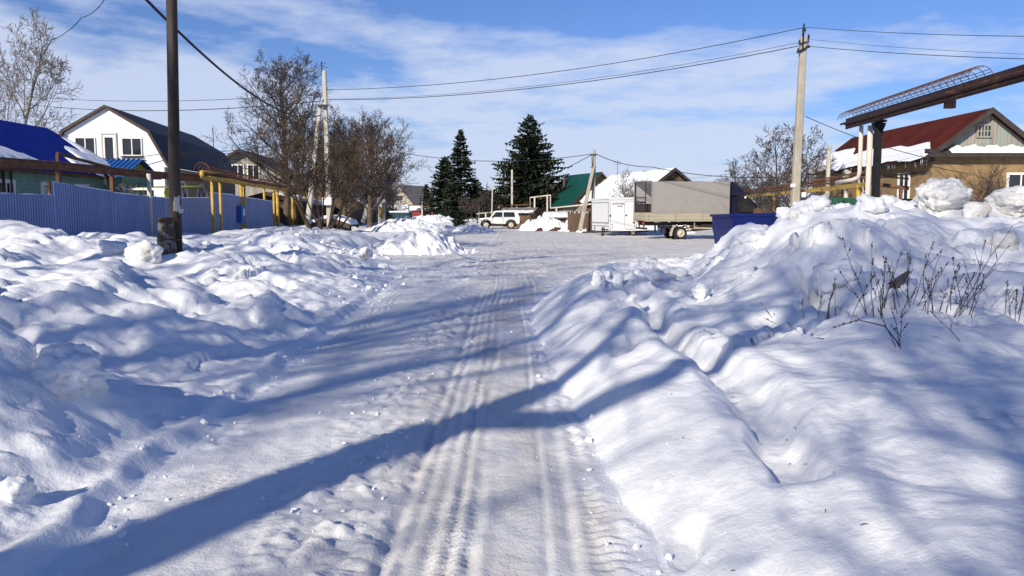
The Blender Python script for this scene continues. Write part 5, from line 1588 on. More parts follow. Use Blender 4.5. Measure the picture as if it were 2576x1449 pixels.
def truck():
    D = 44.0
    o = W(1621, 560, D)
    root = thing('canvas_truck', 'flatbed truck with grey canvas cover and dark navy cab, parked side on', 'truck', (o.x, D, 0.0), R(7))
    L, Wd = 4.85, 2.2
    z0, z1, zt = 1.10, 1.50, 3.24
    # bed and drop sides
    b = MB(); b.span((0, 0, z0 - .06), (L, Wd, z0)); b.build('bed_floor', m_bedgrey, root)
    for y in (0, Wd):
        s = MB()
        for k in range(2):
            s.span((0.02, y - .02, z0 + .005 + k * .20), (L, y + .02, z0 + .195 + k * .20))
        s.span((-.0, y - .035 if y == 0 else y + .021, z0 - .09), (L, y - .021 if y == 0 else y + .035, z0 - .01))
        so = s.build('side_board', m_bedgrey, root)
        h = MB()
        for x in (.15, 1.7, 3.25, 4.75): h.box((x, y + (-.045 if y == 0 else .045), z0 + .17), (.07, .03, .36))
        h.build('latch', m_bedgrey, so)
    t = MB()
    for k in range(2): t.span((-.03, .03, z0 + .005 + k * .20), (0.01, Wd - .03, z0 + .195 + k * .20))
    t.build('tailgate', m_bedgrey, root)
    # hoops under the canvas at the open tail
    f = MB()
    for x in (.06, 1.6, 3.2, 4.75):
        f.tube([(x, .05, z1 - .2), (x, .05, zt - .06), (x, Wd - .05, zt - .06), (x, Wd - .05, z1 - .2)], .028, 6)
    f.bar((.06, .05, 2.06), (.06, Wd - .05, 2.06), .06, .10); f.bar((.06, .05, 2.32), (.06, Wd - .05, 2.32), .06, .05)
    f.build('frame', m_black, root)
    m = MB(); m.span((.1, .3, z0 + .01), (.5, Wd - .1, 1.98)); m.build('load', m_mud, root)
    # canvas: near side, far side, top, front, with slack folds
    rng = random.Random(5)
    def sheet(P, nu, nv, amp, nrm):
        vs, fs = [], []
        for i in range(nu + 1):
            for j in range(nv + 1):
                u, v = i / nu, j / nv
                x = np.array([u * 5.0]); z = np.array([v * 1.8])
                fold = math.sin((u * 5 * .9 - (1 - v) * 2.4) * 9.5 + 2.6 * pn(x * .7, z, 3)[0]) * (1 - v) ** .8 * (.25 + .75 * u)
                dsp = amp * (.8 * fold * (.6 + .8 * pn(x * .8, z, 7)[0]) + .22 * fbm(x * .6, z * .9, 8, 2)[0]) * min(1, v * 6, (1 - v) * 8 + .15, u * 12 + .1, (1 - u) * 12 + .1)
                vs.append(Vector(P(u, v)) + Vector(nrm) * dsp)
        for i in range(nu):
            for j in range(nv):
                a = i * (nv + 1) + j; fs.append((a, a + nv + 1, a + nv + 2, a + 1))
        return vs, fs
    c = MB()
    vs, fs = sheet(lambda u, v: (.36 + (L - .36) * u, -.04 + .0 * v, z1 - .04 + (zt - z1) * v - .02 * math.sin(u * 9.0) * (1 - v)), 90, 40, .055, (0, -1, 0)); c.add(vs, fs, True)
    vs, fs = sheet(lambda u, v: (0 + L * u, Wd + .04, z1 - .04 + (zt - z1) * v), 40, 12, .02, (0, 1, 0)); c.add(vs, fs, True)
    vs, fs = sheet(lambda u, v: (0 + L * u, -.04 + (Wd + .08) * v, zt - .035 + .05 * math.sin(v * math.pi) - .025 * math.sin(u * 3.14 * 3) ** 2), 60, 12, .012, (0, 0, 1)); c.add(vs, fs, True)
    vs, fs = sheet(lambda u, v: (L, -.04 + (Wd + .08) * u, z1 - .04 + (zt - z1) * v), 12, 12, .01, (1, 0, 0)); c.add(vs, fs, True)
    co = c.build('canvas', m_canvas, root, recalc=False)
    e = MB(); e.bar((.37, -.055, z1), (.37, -.055, zt - .03), .05, .02); e.tube([(.36, -.05, zt - .02), (0, -.05, zt - .02)], .02, 5)
    for k in range(18): e.box((.5 + k * .25, -.06, z1 + .06), (.02, .02, .05))
    e.build('strap', m_canvas, co)
    # cab
    def cabloop(y, tuck):
        P = [(5.0, .62), (5.0, 2.36), (5.28, 2.44), (5.9, 2.38), (6.15, 2.24 - tuck * .2), (6.95, 1.52), (7.55, 1.34), (7.78, 1.18), (7.82, .72), (7.70, .50), (7.3, .48), (6.9, .48), (5.6, .48)]
        return [Vector((x, y, z)) for x, z in P]
    cb = MB()
    loft_body(cb, [cabloop(.16, 1), cabloop(.08, .0), cabloop(Wd - .08, .0), cabloop(Wd - .16, 1)])
    ca = cb.build('cab', m_cab, root)
    sp = MB(); sp.prism([(4.98, 2.46), (5.02, zt - .02), (5.14, zt - .03), (5.62, 2.86), (5.92, 2.52), (5.86, 2.44), (5.3, 2.48)], 'y', .2, Wd - .2); sp.build('wind_deflector', m_cab, ca)
    bk = MB(); bk.span((4.90, .12, 1.0), (4.985, Wd - .12, zt - .25)); bk.build('rear_panel', m_cab, ca)
    for y, s in ((.075, -1), (Wd - .075, 1)):
        pn_ = [(5.42, 1.58), (5.36, 2.12), (5.46, 2.24), (5.86, 2.22), (6.62, 1.60), (6.5, 1.52)]
        q = MB(); q.prism(pn_, 'y', y + s * .012, y - s * .02); do = q.build('side_window', m_glass, ca)
        fr = MB(); pts = [Vector((x, y + s * .014, z)) for x, z in pn_]; fr.tube(pts + [pts[0]], .018, 5); fr.build('seal', m_black, do)
        hd = MB(); hd.box((5.38, y + s * .02, 1.36), (.2, .03, .05), 0, .01); hd.build('handle', m_black, ca)
        mi = MB(); mi.bar((6.5, y, 1.7), (6.55, y + s * .24, 1.78), .03); mi.box((6.56, y + s * .28, 1.84), (.10, .2, .38), 0, .03); mi.build('mirror', m_black, ca)
    mk = MB(); mk.box((5.82, .11, 2.34), (.10, .06, .12), 0, .02); mk.build('marker_lamp', m_white, ca)
    wsn = MB(); wsn.add([(6.19, .22, 2.20), (6.19, Wd - .22, 2.20), (6.95, Wd - .16, 1.535), (6.95, .16, 1.535)], [(0, 1, 2, 3)]); wsn.build('windscreen', m_glass, ca, recalc=False)
    for y in (.35, Wd - .35):
        q = MB(); q.disc((7.82, y, .95), (1, 0, 0), .12, .05, 14); q.build('headlight', m_chrome, ca)
    q = MB(); q.box((7.8, Wd / 2, .55), (.22, Wd - .1, .24), 0, .05); q.build('bumper', m_black, root)
    # chassis
    ch = MB()
    for y in (.65, Wd - .65): ch.span((.1, y - .05, .78), (7.2, y + .05, .98))
    for x in (.3, 1.3, 2.9, 4.2): ch.span((x, .62, .80), (x + .1, Wd - .62, .96))
    ch.tube([(2.12, .25, .36), (2.12, Wd - .25, .36)], .09, 8); ch.tube([(6.35, .25, .36), (6.35, Wd - .25, .36)], .06, 8)
    ch.tube([(2.12, Wd / 2, .4), (4.9, Wd / 2, .62)], .05, 8)
    for y in (.45, Wd - .45): ch.tube([(1.3, y, .72), (2.12, y, .50), (2.95, y, .72)], .04, 5)
    ch.build('chassis', m_mud, root)
    cr = MB()
    for x in np.linspace(.2, L - .2, 7): cr.span((x, .02, z0 - .14), (x + .08, Wd - .02, z0 - .062))
    cr.build('crossmember', m_mud, root)
    tk = MB(); tk.box((3.95, .42, .72), (1.3, .38, .36), 0, .06); tk.build('fuel_tank', m_mud, root)
    bar = MB(); bar.bar((2.85, .06, .64), (4.9, .06, .60), .05, .09); bar.bar((2.9, .10, .64), (2.9, .12, 1.04), .04); bar.bar((4.4, .10, .62), (4.4, .12, 1.04), .04); bar.build('side_guard', m_bedgrey, root)
    for y, s in ((.20, -1), (Wd - .20, 1)):
        wheel(root, (2.12, y, .36), .365, .20, .215, m_rim, s); wheel(root, (6.35, y + .02 * s, .36), .365, .2, .215, m_rim, s)
        wheel(root, (2.12, y - s * .24, .36), .365, .19, .215, m_rim, s)
        fg = MB()
        y0, y1 = y - .16, y + .16
        for a0, a1 in ((.25, 1.1), (2.0, 3.2)):
            n = 8
            for i in range(n):
                t0, t1 = a0 + (a1 - a0) * i / n, a0 + (a1 - a0) * (i + 1) / n
                r0, r1 = .50, .53
                poly = [(2.12 + math.cos(t) * r, .36 + math.sin(t) * r) for t, r in ((t0, r0), (t1, r0), (t1, r1), (t0, r1))]
                fg.prism(poly, 'y', y0, y1)
        fg.span((1.56, y0, .20), (1.60, y1, .42)) if s == -1 else None
        fg.build('mudguard', m_rim if s == -1 else m_black, root)
        mf = MB(); mf.span((1.22, y - .14, .34), (1.24, y + .14, .86)); mf.build('mud_flap', m_black, root)
    lm = MB(); lm.box((-.02, .16, .92), (.05, .30, .12)); lm.box((-.02, Wd - .16, .92), (.05, .30, .12)); lm.build('tail_light', m_red_lamp, root)
    for c_, s_ in (((.9, .5, .98), (.36, .2, .08)), ((1.45, .12, .98), (.12, .06, .08)), ((2.0, .1, 1.0), (.2, .05, .05))):
        pb = MB(); pb.box(c_, s_); pb.build('bracket', m_white, root)
    rb = MB(); rb.span((.12, .1, .56), (.2, Wd - .1, .66)); rb.bar((.16, .66, .6), (.16, .66, .9), .06); rb.bar((.16, Wd - .66, .6), (.16, Wd - .66, .9), .06); rb.build('rear_bar', m_mud, root)
truck()

def trailer():
    D = 51.0
    c = W(1534, 580, D)
    root = thing('kiosk_trailer', 'small white box trailer with a rounded door, nose resting low on its jockey wheel', 'trailer', (c.x, D, 0.0), 0)
    # own axes: corner nearest the street end at (0,0); door side runs +x, hatch side runs back
    root.rotation_euler = (0, R(-1.2), R(4))
    Lx, Ly = 3.1, 3.4
    sk = -.32                       # hatch side leans back to the left
    zb, zt = .30, 2.38
    fp = [(0, 0), (Lx, 0), (Lx + sk, Ly), (-.55, Ly)]
    b = MB(); b.prism(fp, 'z', zb, zt - .05); bo = b.build('body', m_trailer, root)
    r = MB(); r.prism([(-.04, -.04), (Lx + .04, -.04), (Lx + sk + .04, Ly + .04), (-.59, Ly + .04)], 'z', zt - .05, zt + .04); r.build('roof', m_trailer, root)
    t = MB(); t.bar((0, -.02, zb), (0, -.02, zt - .05), .05); t.bar((-.0, -.015, zb + .02), (Lx, -.015, zb + .02), .05, .05); t.bar((0, -.015, zt - .08), (Lx, -.015, zt - .08), .04, .05)
    t.build('corner_trim', m_trailer, root)
    # door on the street side with rounded seal
    dx0, dx1, dz0, dz1 = .98, 1.72, .42, 2.16
    def rr(x0, x1, z0, z1, q, n=5):
        P = []
        for cx, cz, a0 in ((x1 - q, z1 - q, 0), (x0 + q, z1 - q, 90), (x0 + q, z0 + q, 180), (x1 - q, z0 + q, 270)):
            for i in range(n + 1):
                a = R(a0 + 90 * i / n); P.append((cx + math.cos(a) * q, cz + math.sin(a) * q))
        return P
    d = MB(); d.prism(rr(dx0, dx1, dz0, dz1, .12), 'y', -.03, .01); do = d.build('door', m_trailer, root)
    s = MB(); P = rr(dx0 - .01, dx1 + .01, dz0 - .01, dz1 + .01, .13); s.tube([Vector((x, -.022, z)) for x, z in P + P[:1]], .018, 5); s.build('seal', m_trailer_trim, do)
    l = MB(); l.disc((dx0 + .09, -.04, 1.28), (0, -1, 0), .055, .03, 12); l.box((dx1 - .10, -.035, .75), (.025, .02, .5)); l.build('lock', m_black, do)
    lt = MB(); lt.box((.03, -.03, 1.28), (.08, .04, .16), 0, .01); lt.box((Lx - 1.15, -.03, 1.28), (.06, .03, .14)); lt.build('latch', m_black, root)
    # serving hatch on the slanting side
    n = Vector((-Ly, -.55, 0)).normalized(); al = Vector((-.55, Ly, 0)).normalized(); Ls = math.hypot(.55, Ly)
    def SP(u, z, o): return al * u + n * o + Vector((0, 0, z))
    def slab(mb, u0, u1, za, zc, o0, o1):
        vs = [SP(u, z, o) for o in (o0, o1) for u, z in ((u0, za), (u1, za), (u1, zc), (u0, zc))]
        mb.add(vs, [(0, 1, 2, 3), (7, 6, 5, 4), (0, 4, 5, 1), (1, 5, 6, 2), (2, 6, 7, 3), (3, 7, 4, 0)])
    hch = MB(); slab(hch, .15, Ls - .12, .86, 2.12, -.01, .03); ho = hch.build('hatch', m_trailer, root)
    hl = MB()
    slab(hl, .08, Ls - .05, 2.12, 2.16, -.01, .06); slab(hl, .08, Ls - .05, .82, .86, -.01, .07); slab(hl, .08, Ls - .05, .62, .64, -.01, .05); slab(hl, .10, .14, .86, 2.12, -.01, .04)
    hl.build('trim', m_trailer_trim, ho)
    for u in (1.0, 2.7):
        q = MB(); slab(q, u, u + .26, .36, .56, -.01, .04); q.build('lamp_cluster', m_chrome, root)
    hook = MB()
    for z in (.55, .72): hook.disc((.15, -.02, z), (0, -1, 0), .035, .03, 8)
    for z in (.42, .6): hook.disc((2.2, -.02, z), (0, -1, 0), .035, .03, 8)
    hook.build('side_lamp', m_red_lamp, root)
    ch = MB(); ch.span((.1, .25, .18), (2.6, .37, .28)); ch.span((.1, Ly - .6, .18), (2.3, Ly - .5, .28)); ch.bar((-1.5, 1.6, .22), (2.2, 1.8, .24), .10); ch.build('chassis', m_mud, root)
    for y, s in ((.22, -1),):
        wheel(root, (1.55, y + .05, .24), .27, .16, .16, m_rim, s)
    st = MB(); st.tube([(2.25, .15, .28), (1.75, .12, .04)], .03, 6); st.build('support_leg', m_mud, root)
    j = MB(); j.tube([(-.42, .2, .55), (-.42, .2, .10)], .045, 8); j.tube([(-.30, .2, .50), (-.30, .2, .18)], .03, 6); j.bar((-.5, .2, .42), (.1, .3, .36), .07); jo = j.build('jockey_post', m_black, root)
    jw = MB(); jw.lathe((-.42, .2, .075), (0, -1, 0), [(-.05, .0), (-.05, .08), (-.03, .10), (.03, .10), (.05, .08), (.05, 0)], 14); jw.build('jockey_wheel', m_rubber, jo)
    # maker's lettering beside the door
    for txt, x, z, sz, mt in (('\u041a\u0443\u043f\u0430\u0432\u0430', .34, 1.98, .19, m_ink), ('\u0444\u0438\u0440\u043c\u0430', .50, 1.84, .11, m_ink)):
        cu = bpy.data.curves.new('lettering', 'FONT'); cu.body = txt; cu.size = sz; cu.extrude = .002; cu.shear = .25
        to = bpy.data.objects.new('tmp', cu)
        COL.objects.link(to)
        dg = bpy.context.evaluated_depsgraph_get(); dg.update()
        me = bpy.data.meshes.new_from_object(to.evaluated_get(dg)); me.materials.clear(); me.materials.append(mt)
        bpy.data.objects.remove(to)
        o = bpy.data.objects.new('lettering', me); COL.objects.link(o); o.parent = root
        o.location = (x, -.012, z); o.rotation_euler = (R(90), 0, 0)
    em = MB(); em.disc((.25, -.012, 2.03), (0, -1, 0), .055, .01, 12); em.build('emblem', m_inkred, root)
trailer()

def skip_bin():
    D = 24.0
    a = W(1842, 545, D)
    g = Hs(a.x + 1, D)
    root = thing('skip_bin', 'deep blue metal skip with a sloping end behind the right snowbank', 'skip', (a.x, D, 0.0), R(4))
    L, Wd, Ht = 4.2, 1.9, a.z
    z0 = .12
    poly = [(0, Ht), (.02, Ht - .42)] + [(.06 + .42 * (1 - math.cos(t)), Ht - .46 - (Ht - .46 - z0) * math.sin(t)) for t in np.linspace(.12, 1.5, 8)] + [(L - .55, z0), (L - .02, Ht - .42), (L, Ht + .10)]
    s = MB()
    for y in (0, Wd - .03): s.prism(poly, 'y', y, y + .03)
    n = len(poly)
    for i in range(n - 1):
        p, q = poly[i], poly[i + 1]
        dx, dz = q[0] - p[0], q[1] - p[1]; l = math.hypot(dx, dz); nx, nz = -dz / l * .03, dx / l * .03
        s.prism([p, q, (q[0] + nx, q[1] + nz), (p[0] + nx, p[1] + nz)], 'y', .031, Wd - .031)
    s.build('bin', m_skip, root)
    r = MB()
    for y in (-.03, Wd - .03): r.prism([(-.06, Ht - .01), (L + .05, Ht + .09), (L + .05, Ht + .16), (-.06, Ht + .06)], 'y', y, y + .08)
    r.span((-.06, .06, Ht - .02), (.02, Wd - .04, Ht + .055)); r.build('rim', m_skip, root)
    h = MB()
    for x in (1.3, 2.7): h.box((x, -.032, (Ht + z0) / 2 + .05), (.07, .06, Ht - z0 - .15))
    h.build('rib', m_skip, root)
    sn = MB(); sn.box((L / 2, Wd / 2, Ht - .25), (L - .7, Wd - .12, .3), 0, .08); sn.build('snow_load', m_snow_top, root)
skip_bin()

# ------------------------------------------------------------------ vegetation seen in the view
def gz(px, d, zoff=0.0):
    x = W(px, 530, d).x
    return (x, d, Hs(x, d) + zoff)
b = hit(812, 582); b = Vector(gz(812, 32.0))
shrub('large_shrub', 'large spreading many stemmed bare shrub on a snow mound', b, 4.5, .78, 15, 11, m_bark_tan, m_bark_tan, levels=3, nc=(9, 8, 6), r=.046, rmin=.0076, base=.55, tw=.36)
T2 = dict(TREE_P); T2.update(nc=[30, 9, 8, 4], rmin=.0088, dome=.50, ang=[1.05, .75, .7, .7], ratio=[.50, .48, .5, .5], t0=[.20, .2, .15, .1], up=[.02, .035, .03, .02, .01])
bare_tree('bare_tree', 'tall broad domed bare tree behind the big shrub', gz(722, 52), 9.6, .24, 41, T2, m_bark, m_bark_red)
T3 = dict(T2); T3.update(nc=[26, 9, 8, 4], t0=[.18, .2, .15, .1], dome=.66)
bare_tree('bare_tree', 'wide rounded bare tree right of the big shrub with drooping outer twigs', gz(930, 50), 5.8, .2, 42, T3, m_bark, m_bark_red)
bare_tree('bare_tree', 'leaning bare tree between the big shrub and the round tree', gz(862, 53), 6.0, .18, 47, T3, m_bark, m_bark_red, lean=(.1, 0, 1))
T5 = dict(T2); T5.update(nc=[18, 7, 5, 3], rmin=.018)
bare_tree('birch_tree', 'hazy pale birch beyond the paired concrete pole', gz(985, 118), 6.2, .12, 43, T5, m_birch, m_birch)
bare_tree('bare_tree', 'low dark bare tree behind the leaning strut pole', gz(958, 98), 6.0, .14, 44, T5, m_bark, m_bark_red)
T4 = dict(TREE_P); T4.update(nc=[17, 8, 6, 4], rmin=.016, ang=[.75, .7, .7, .7], ratio=[.46, .5, .5, .5], t0=[.22, .2, .15, .1])
bare_tree('birch_tree', 'tall pale birch rising behind the blue roof', gz(52, 62), 14.3, .20, 45, T4, m_birch, m_birch)
T6 = dict(T4); T6.update(nc=[14, 7, 5, 3])
bare_tree('birch_tree', 'lower spreading birch at the left edge behind the blue roof', gz(8, 66), 12.5, .16, 46, T6, m_birch, m_birch, lean=(-.05, 0, 1))
# bushes right of the truck
shrub('bare_bush', 'dense bare bush right behind the truck cab', gz(1895, 53), 3.9, .42, 11, 51, m_bark_red, m_bark_red, nc=(9, 7, 5), r=.04, rmin=.010, base=.9)
T7 = dict(TREE_P); T7.update(nc=[15, 8, 6, 4], rmin=.009, t0=[.2, .15, .15, .1], ang=[.8, .75, .75, .75], ratio=[.55, .52, .5, .5])
bare_tree('bare_tree', 'small bare fruit tree left of the right concrete pole', gz(1955, 45), 5.6, .10, 52, T7, m_twig, m_twig)
bare_tree('bare_tree', 'small bare fruit tree right of the right concrete pole', gz(2008, 40), 5.2, .10, 53, T7, m_twig, m_twig, lean=(.05, 0, 1))
shrub('bare_bush', 'tangled bare bush under the right yellow pipe', gz(2010, 34.5), 2.6, .5, 12, 54, m_bark_red, m_bark_red, nc=(8, 6, 5), r=.03, rmin=.008, base=.9)
shrub('bare_bush', 'thin bare bush before the plaster house red roof corner', gz(2110, 27.5), 2.4, .45, 6, 55, m_twig, m_twig, nc=(8, 6, 5), r=.022, rmin=.006, base=.4)
shrub('bare_bush', 'dark leafless bush trained up the ochre gable wall', (19.2, 32.6, .6), 2.9, .42, 8, 56, m_twig, m_twig, nc=(7, 6, 4), r=.02, rmin=.006, base=.3)
shrub('bare_bush', 'brown leafless bush left of the biggest spruce', gz(1240, 92), 3.6, .35, 9, 57, m_bark_red, m_bark_red, nc=(9, 6, 4), r=.05, rmin=.018, base=1.8)
shrub('bare_bush', 'low brown thicket behind the white car bonnet', gz(1215, 84), 2.6, .45, 12, 58, m_bark_red, m_bark_red, nc=(8, 6, 4), r=.04, rmin=.016, base=2.0)
shrub('bare_bush', 'brown thicket below the biggest spruce beside the white portal', gz(1375, 80), 1.9, .45, 9, 59, m_bark_red, m_bark_red, nc=(8, 6, 4), r=.04, rmin=.016, base=2.0)
shrub('bare_bush', 'brown hedge like thicket behind the paling fence by the paired pole', gz(938, 72), 3.2, .4, 14, 60, m_bark_red, m_bark_red, nc=(8, 6, 4), r=.04, rmin=.015, base=1.8)
shrub('sapling', 'pale spindly sapling at the corner of the log house', gz(1582, 60), 4.0, .3, 5, 61, m_birch, m_birch, nc=(8, 6, 4), r=.03, rmin=.012, base=.3)
shrub('sapling', 'tiny bare sapling in the snow heap behind the white car', gz(1338, 66), 1.5, .4, 5, 62, m_bark_tan, m_bark_tan, nc=(4, 4, 3), r=.018, rmin=.009, base=.2)
shrub('bare_bush', 'pale twiggy bush behind the blue fence by the porch', (-15.6, 33.0, .5), 2.1, .4, 6, 63, m_birch, m_birch, nc=(5, 4, 3), r=.02, rmin=.008, base=.3)
# spruces
spruce('spruce_tree', 'tallest widest dark spruce with drooping boughs in the middle', gz(1333, 84), 10.9, 5.0, 71, droop=.45, dens=1.05, lump=.60, power=.78, bare=.02)
spruce('spruce_tree', 'slender pointed dark spruce, taller one of the twin pair', gz(1160, 90), 10.0, 2.7, 72, droop=.30, lump=.4, power=.8)
spruce('spruce_tree', 'blunt topped spruce leaning on the left of the twin pair', gz(1120, 93), 7.7, 2.6, 73, droop=.25, lump=.3, power=.7)
spruce('spruce_tree', 'smallest far spruce left of the twin pair', gz(1073, 118), 5.2, 1.5, 74, droop=.25, lump=.3, power=.8, dens=.8)
spruce('spruce_tree', 'young low spruce right of the slender twin', gz(1198, 92), 4.6, 1.7, 75, droop=.25, lump=.4, power=.8, dens=.8)
pine_bush('pine_bush', 'round dark pine bush in the snow left of the white car', gz(1155, 62), 1.75, .95, 81)
pine_bush('pine_bush', 'dark pine bush beside the teal refuse bin', gz(974, 66), 1.2, .75, 82)

# ------------------------------------------------------------------ heaps and lumps of snow
def heap(name, label, cx, cy, rx, ry, h, seed, mat, rz=0.0, rough=.25, ridge=0.0, cat='snow heap', earth=None):
    g = Hs(cx, cy)
    root_ = None
    n = 84
    vs, fs = [], []
    u = np.linspace(-1.25, 1.25, n)
    U, V = np.meshgrid(u, u)
    rr = np.sqrt(U * U + V * V) + .22 * fbm(U * 1.6, V * 1.6, seed, 3)
    P = np.clip(1 - rr, 0, 1)
    base = h * (1 - (1 - P) ** 1.7)
    X = U * rx; Y = V * ry
    Z = base * (1 + rough * 1.2 * billow(X * .9, Y * .9, seed + 3, 3)) + sm(P, 0, .25) * h * rough * (.20 * np.maximum(billow(X * 2.3, Y * 2.3, seed + 5, 3, .6), -.1) + .16 * fbm(X * 3.2, Y * 3.2, seed + 7, 3))
    Z = Z + sm(P, 0, .18) * h * rough * (.50 * plates(X, Y, .55, seed) + .30 * plates(X + .1 * fbm(X * 3, Y * 3, 2, 2), Y, .24, seed + 1) + .14 * plates(X, Y, .11, seed + 2))
    Z = np.where(P > 0, Z, -.25)
    for k in range(n * n): vs.append((X.flat[k], Y.flat[k], Z.flat[k]))
    for i in range(n - 1):
        for j in range(n - 1):
            a = i * n + j
            if max(Z.flat[a], Z.flat[a + 1], Z.flat[a + n], Z.flat[a + n + 1]) > -.2: fs.append((a, a + 1, a + n + 1, a + n))
    mb = MB(); mb.add(vs, fs, True)
    o = mb.build(name, mat, None, recalc=False)
    o.location = (cx, cy, g); o.rotation_euler = (0, 0, rz)
    tag(o, label, cat)
    return o
p = W(1058, 600, 30)
heap('snow_heap', 'steep ploughed snow heap standing on the left of the yard entrance', p.x, 30.5, 1.75, 1.7, .80, 5, m_snow, rough=.42)
heap('snow_heap', 'long rough bright snow heap right behind the white car', W(1375, 530, 65).x, 65.5, 2.4, 1.8, 1.15, 15, m_snow, rough=.34)
heap('snow_heap', 'lower crumbled snow heap left of the white trailer', W(1445, 530, 63).x, 63, 1.4, 1.3, .85, 25, m_snow, rough=.36)
heap('snow_heap', 'small snow heap touching the nose of the white trailer', W(1480, 530, 58).x, 59.5, .7, 1.0, .7, 27, m_snow, rough=.34)
heap('snow_heap', 'low pale snow ridge beside the round pine bush', W(1170, 530, 60).x, 60.5, 2.4, 1.6, .55, 35, m_snow, rough=.4)
heap('snow_heap', 'snow hump behind the steep heap along the far street', W(1010, 530, 48).x, 50, 2.6, 3.5, .75, 45, m_snow, rough=.35)
heap('snow_heap', 'far rounded snow hump in front of the far street houses', W(1090, 530, 84).x, 84, 3.5, 3, .75, 55, m_snow, rough=.35)
heap('snow_heap', 'snow bank seen under the truck bed behind its wheels', W(1655, 530, 56).x, 56, 2.6, 1.5, 1.0, 65, m_snow, rough=.35)
for k, (px, py, s) in enumerate(((1400, 578, .55), (1443, 581, .40), (1356, 584, .28))):
    D = 63.2 - k * .3
    x = W(px, 560, D).x
    heap('earth_pile', ('dark clod of earth at the foot of the rough snow heap, the widest', 'dark clod of earth nearest the white trailer', 'small dark clod of earth nearest the white car')[k], x, D, s * 1.3, s, .32, 75 + k, m_earth, rough=.7, cat='earth')

def clod(label, c, size, seed, mat=None, name='snow_clod', cat='snow lump', rough=.30, rz=0.0, sub=4, sink=0.0):
    bm = bmesh.new()
    bmesh.ops.create_icosphere(bm, subdivisions=sub, radius=1)
    off = Vector((seed * 7.3, seed * 3.1, seed * 5.7))
    prng = random.Random(seed * 101 + 7)
    planes = []
    for k in range(15):
        nv = Vector((prng.gauss(0, 1), prng.gauss(0, 1), prng.gauss(0, .8))).normalized()
        planes.append((nv, prng.uniform(.62, .98)))
    for v in bm.verts:
        p = v.co.copy()
        acc = 1.15 ** -9.0
        for nv, dd in planes:
            pd = p.dot(nv)
            if pd > .05: acc += (dd / pd) ** -9.0
        rad = acc ** (-1 / 9.0)
        n = mnoise.fractal(p * 1.1 + off, .7, 2.1, 6)
        m = abs(mnoise.fractal(p * 2.6 + off * 1.7, .8, 2.1, 4))
        k = rad * (1.12 + rough * .55 * n - rough * .45 * m)
        v.co = Vector((p.x * k * size[0], p.y * k * size[1], p.z * k * size[2]))
    me = bpy.data.meshes.new(name); bm.to_mesh(me); bm.free()
    me.polygons.foreach_set('use_smooth', [True] * len(me.polygons))
    me.materials.append(mat or m_clod)
    o = bpy.data.objects.new(name, me); COL.objects.link(o)
    o.location = c; o.rotation_euler = (0, 0, rz)
    return tag(o, label, cat)
def clod_at(label, px, py, rx, rz_, seed, d=None, mat=None, ry=None, rough=.5, up=.16, name='snow_clod', cat='snow lump', sub=4):
    """rx, rz_ half sizes in 2576-wide pixels; py is the lump's foot"""
    if d is None: b = hit(px, py)
    else: b = Vector(gz(px, d))
    s = b.y / FPX
    return clod(label, (b.x, b.y + rx * s * .5, b.z + rz_ * s * up), (rx * s, (ry or rx) * s, rz_ * s), seed, mat, name, cat, rough, sub=sub)
D = 13.6
clod('huge dirty rounded snow boulder on top of the right bank', W(2368, 500, D), (68 * D / FPX, .50, 54 * D / FPX), 6, m_clod, 'snow_boulder', 'snow boulder', .5, sub=5)
clod('second big dirty snow boulder at the right edge of the bank', W(2556, 506, 13.2), (64 * 13.2 / FPX, .5, 44 * 13.2 / FPX), 2, m_clod, 'snow_boulder', 'snow boulder', .5, sub=5)
clod_at('brown stained snow lump below the right edge boulder', 2535, 622, 46, 34, 3, mat=m_clod)
clod_at('jagged snow lump between the two big boulders', 2462, 545, 38, 30, 4, mat=m_clod, up=.32)
clod_at('peaked snow lump on the bank crest left of the huge boulder', 2205, 535, 44, 34, 5, mat=m_clod_clean, up=.4)
clod_at('peaked snow lump on the bank crest above the blue skip end', 2062, 532, 36, 30, 6, mat=m_clod_clean, up=.4)
clod_at('small round snow lump on the crest, nearest the right concrete pole', 1975, 545, 19, 16, 7, mat=m_clod_clean, up=.28)
clod_at('pair like cracked snow lump on the crest beside the blue skip', 2003, 552, 20, 15, 8, mat=m_clod, up=.5)
clod_at('long snow lump at the bank shoulder under the blue skip', 1893, 612, 32, 22, 9, mat=m_clod_clean, up=.4)
clod_at('wide dirt specked snow block in the sun behind the dry weeds', 2130, 705, 74, 52, 10, mat=m_clod_clean, up=.12, rough=.4)
clod_at('grey upright snow lump on the low bank by the road bend', 1503, 716, 19, 22, 11, mat=m_clod_clean, up=.32)
clod_at('taller snow lump touching the grey upright one', 1524, 702, 17, 20, 12, mat=m_clod_clean, up=.32)
clod_at('round pale snow lump alone on the low bank by the road bend', 1554, 712, 20, 18, 13, mat=m_clod_clean, up=.32)
clod_at('long slanting snow lump on the low bank', 1648, 708, 34, 20, 14, mat=m_clod_clean, up=.32)
clod_at('snow lump right of the long slanting one', 1708, 694, 28, 18, 15, mat=m_clod_clean, up=.28)
clod_at('single grey snow lump halfway up the right bank', 1764, 752, 24, 20, 16, mat=m_clod_clean, up=.5)
clod_at('large slab of snow set on edge below the dark wooden pole', 366, 656, 44, 34, 17, mat=m_clod, up=.45, rough=.34)
clod_at('rounded dirty snow lump left of the slab below the wooden pole', 275, 634, 40, 26, 18, mat=m_clod_clean, up=.35)
clod_at('pointed snow lump in front of the blue fence', 283, 572, 26, 18, 19, mat=m_clod_clean, up=.5)
clod_at('broken snow block at the left verge edge above the long hollow', 655, 808, 46, 34, 20, mat=m_clod_clean, up=.35, rough=.36)
clod_at('sunlit snow block on the verge at the yard entrance', 916, 650, 24, 17, 21, mat=m_clod, up=.5)
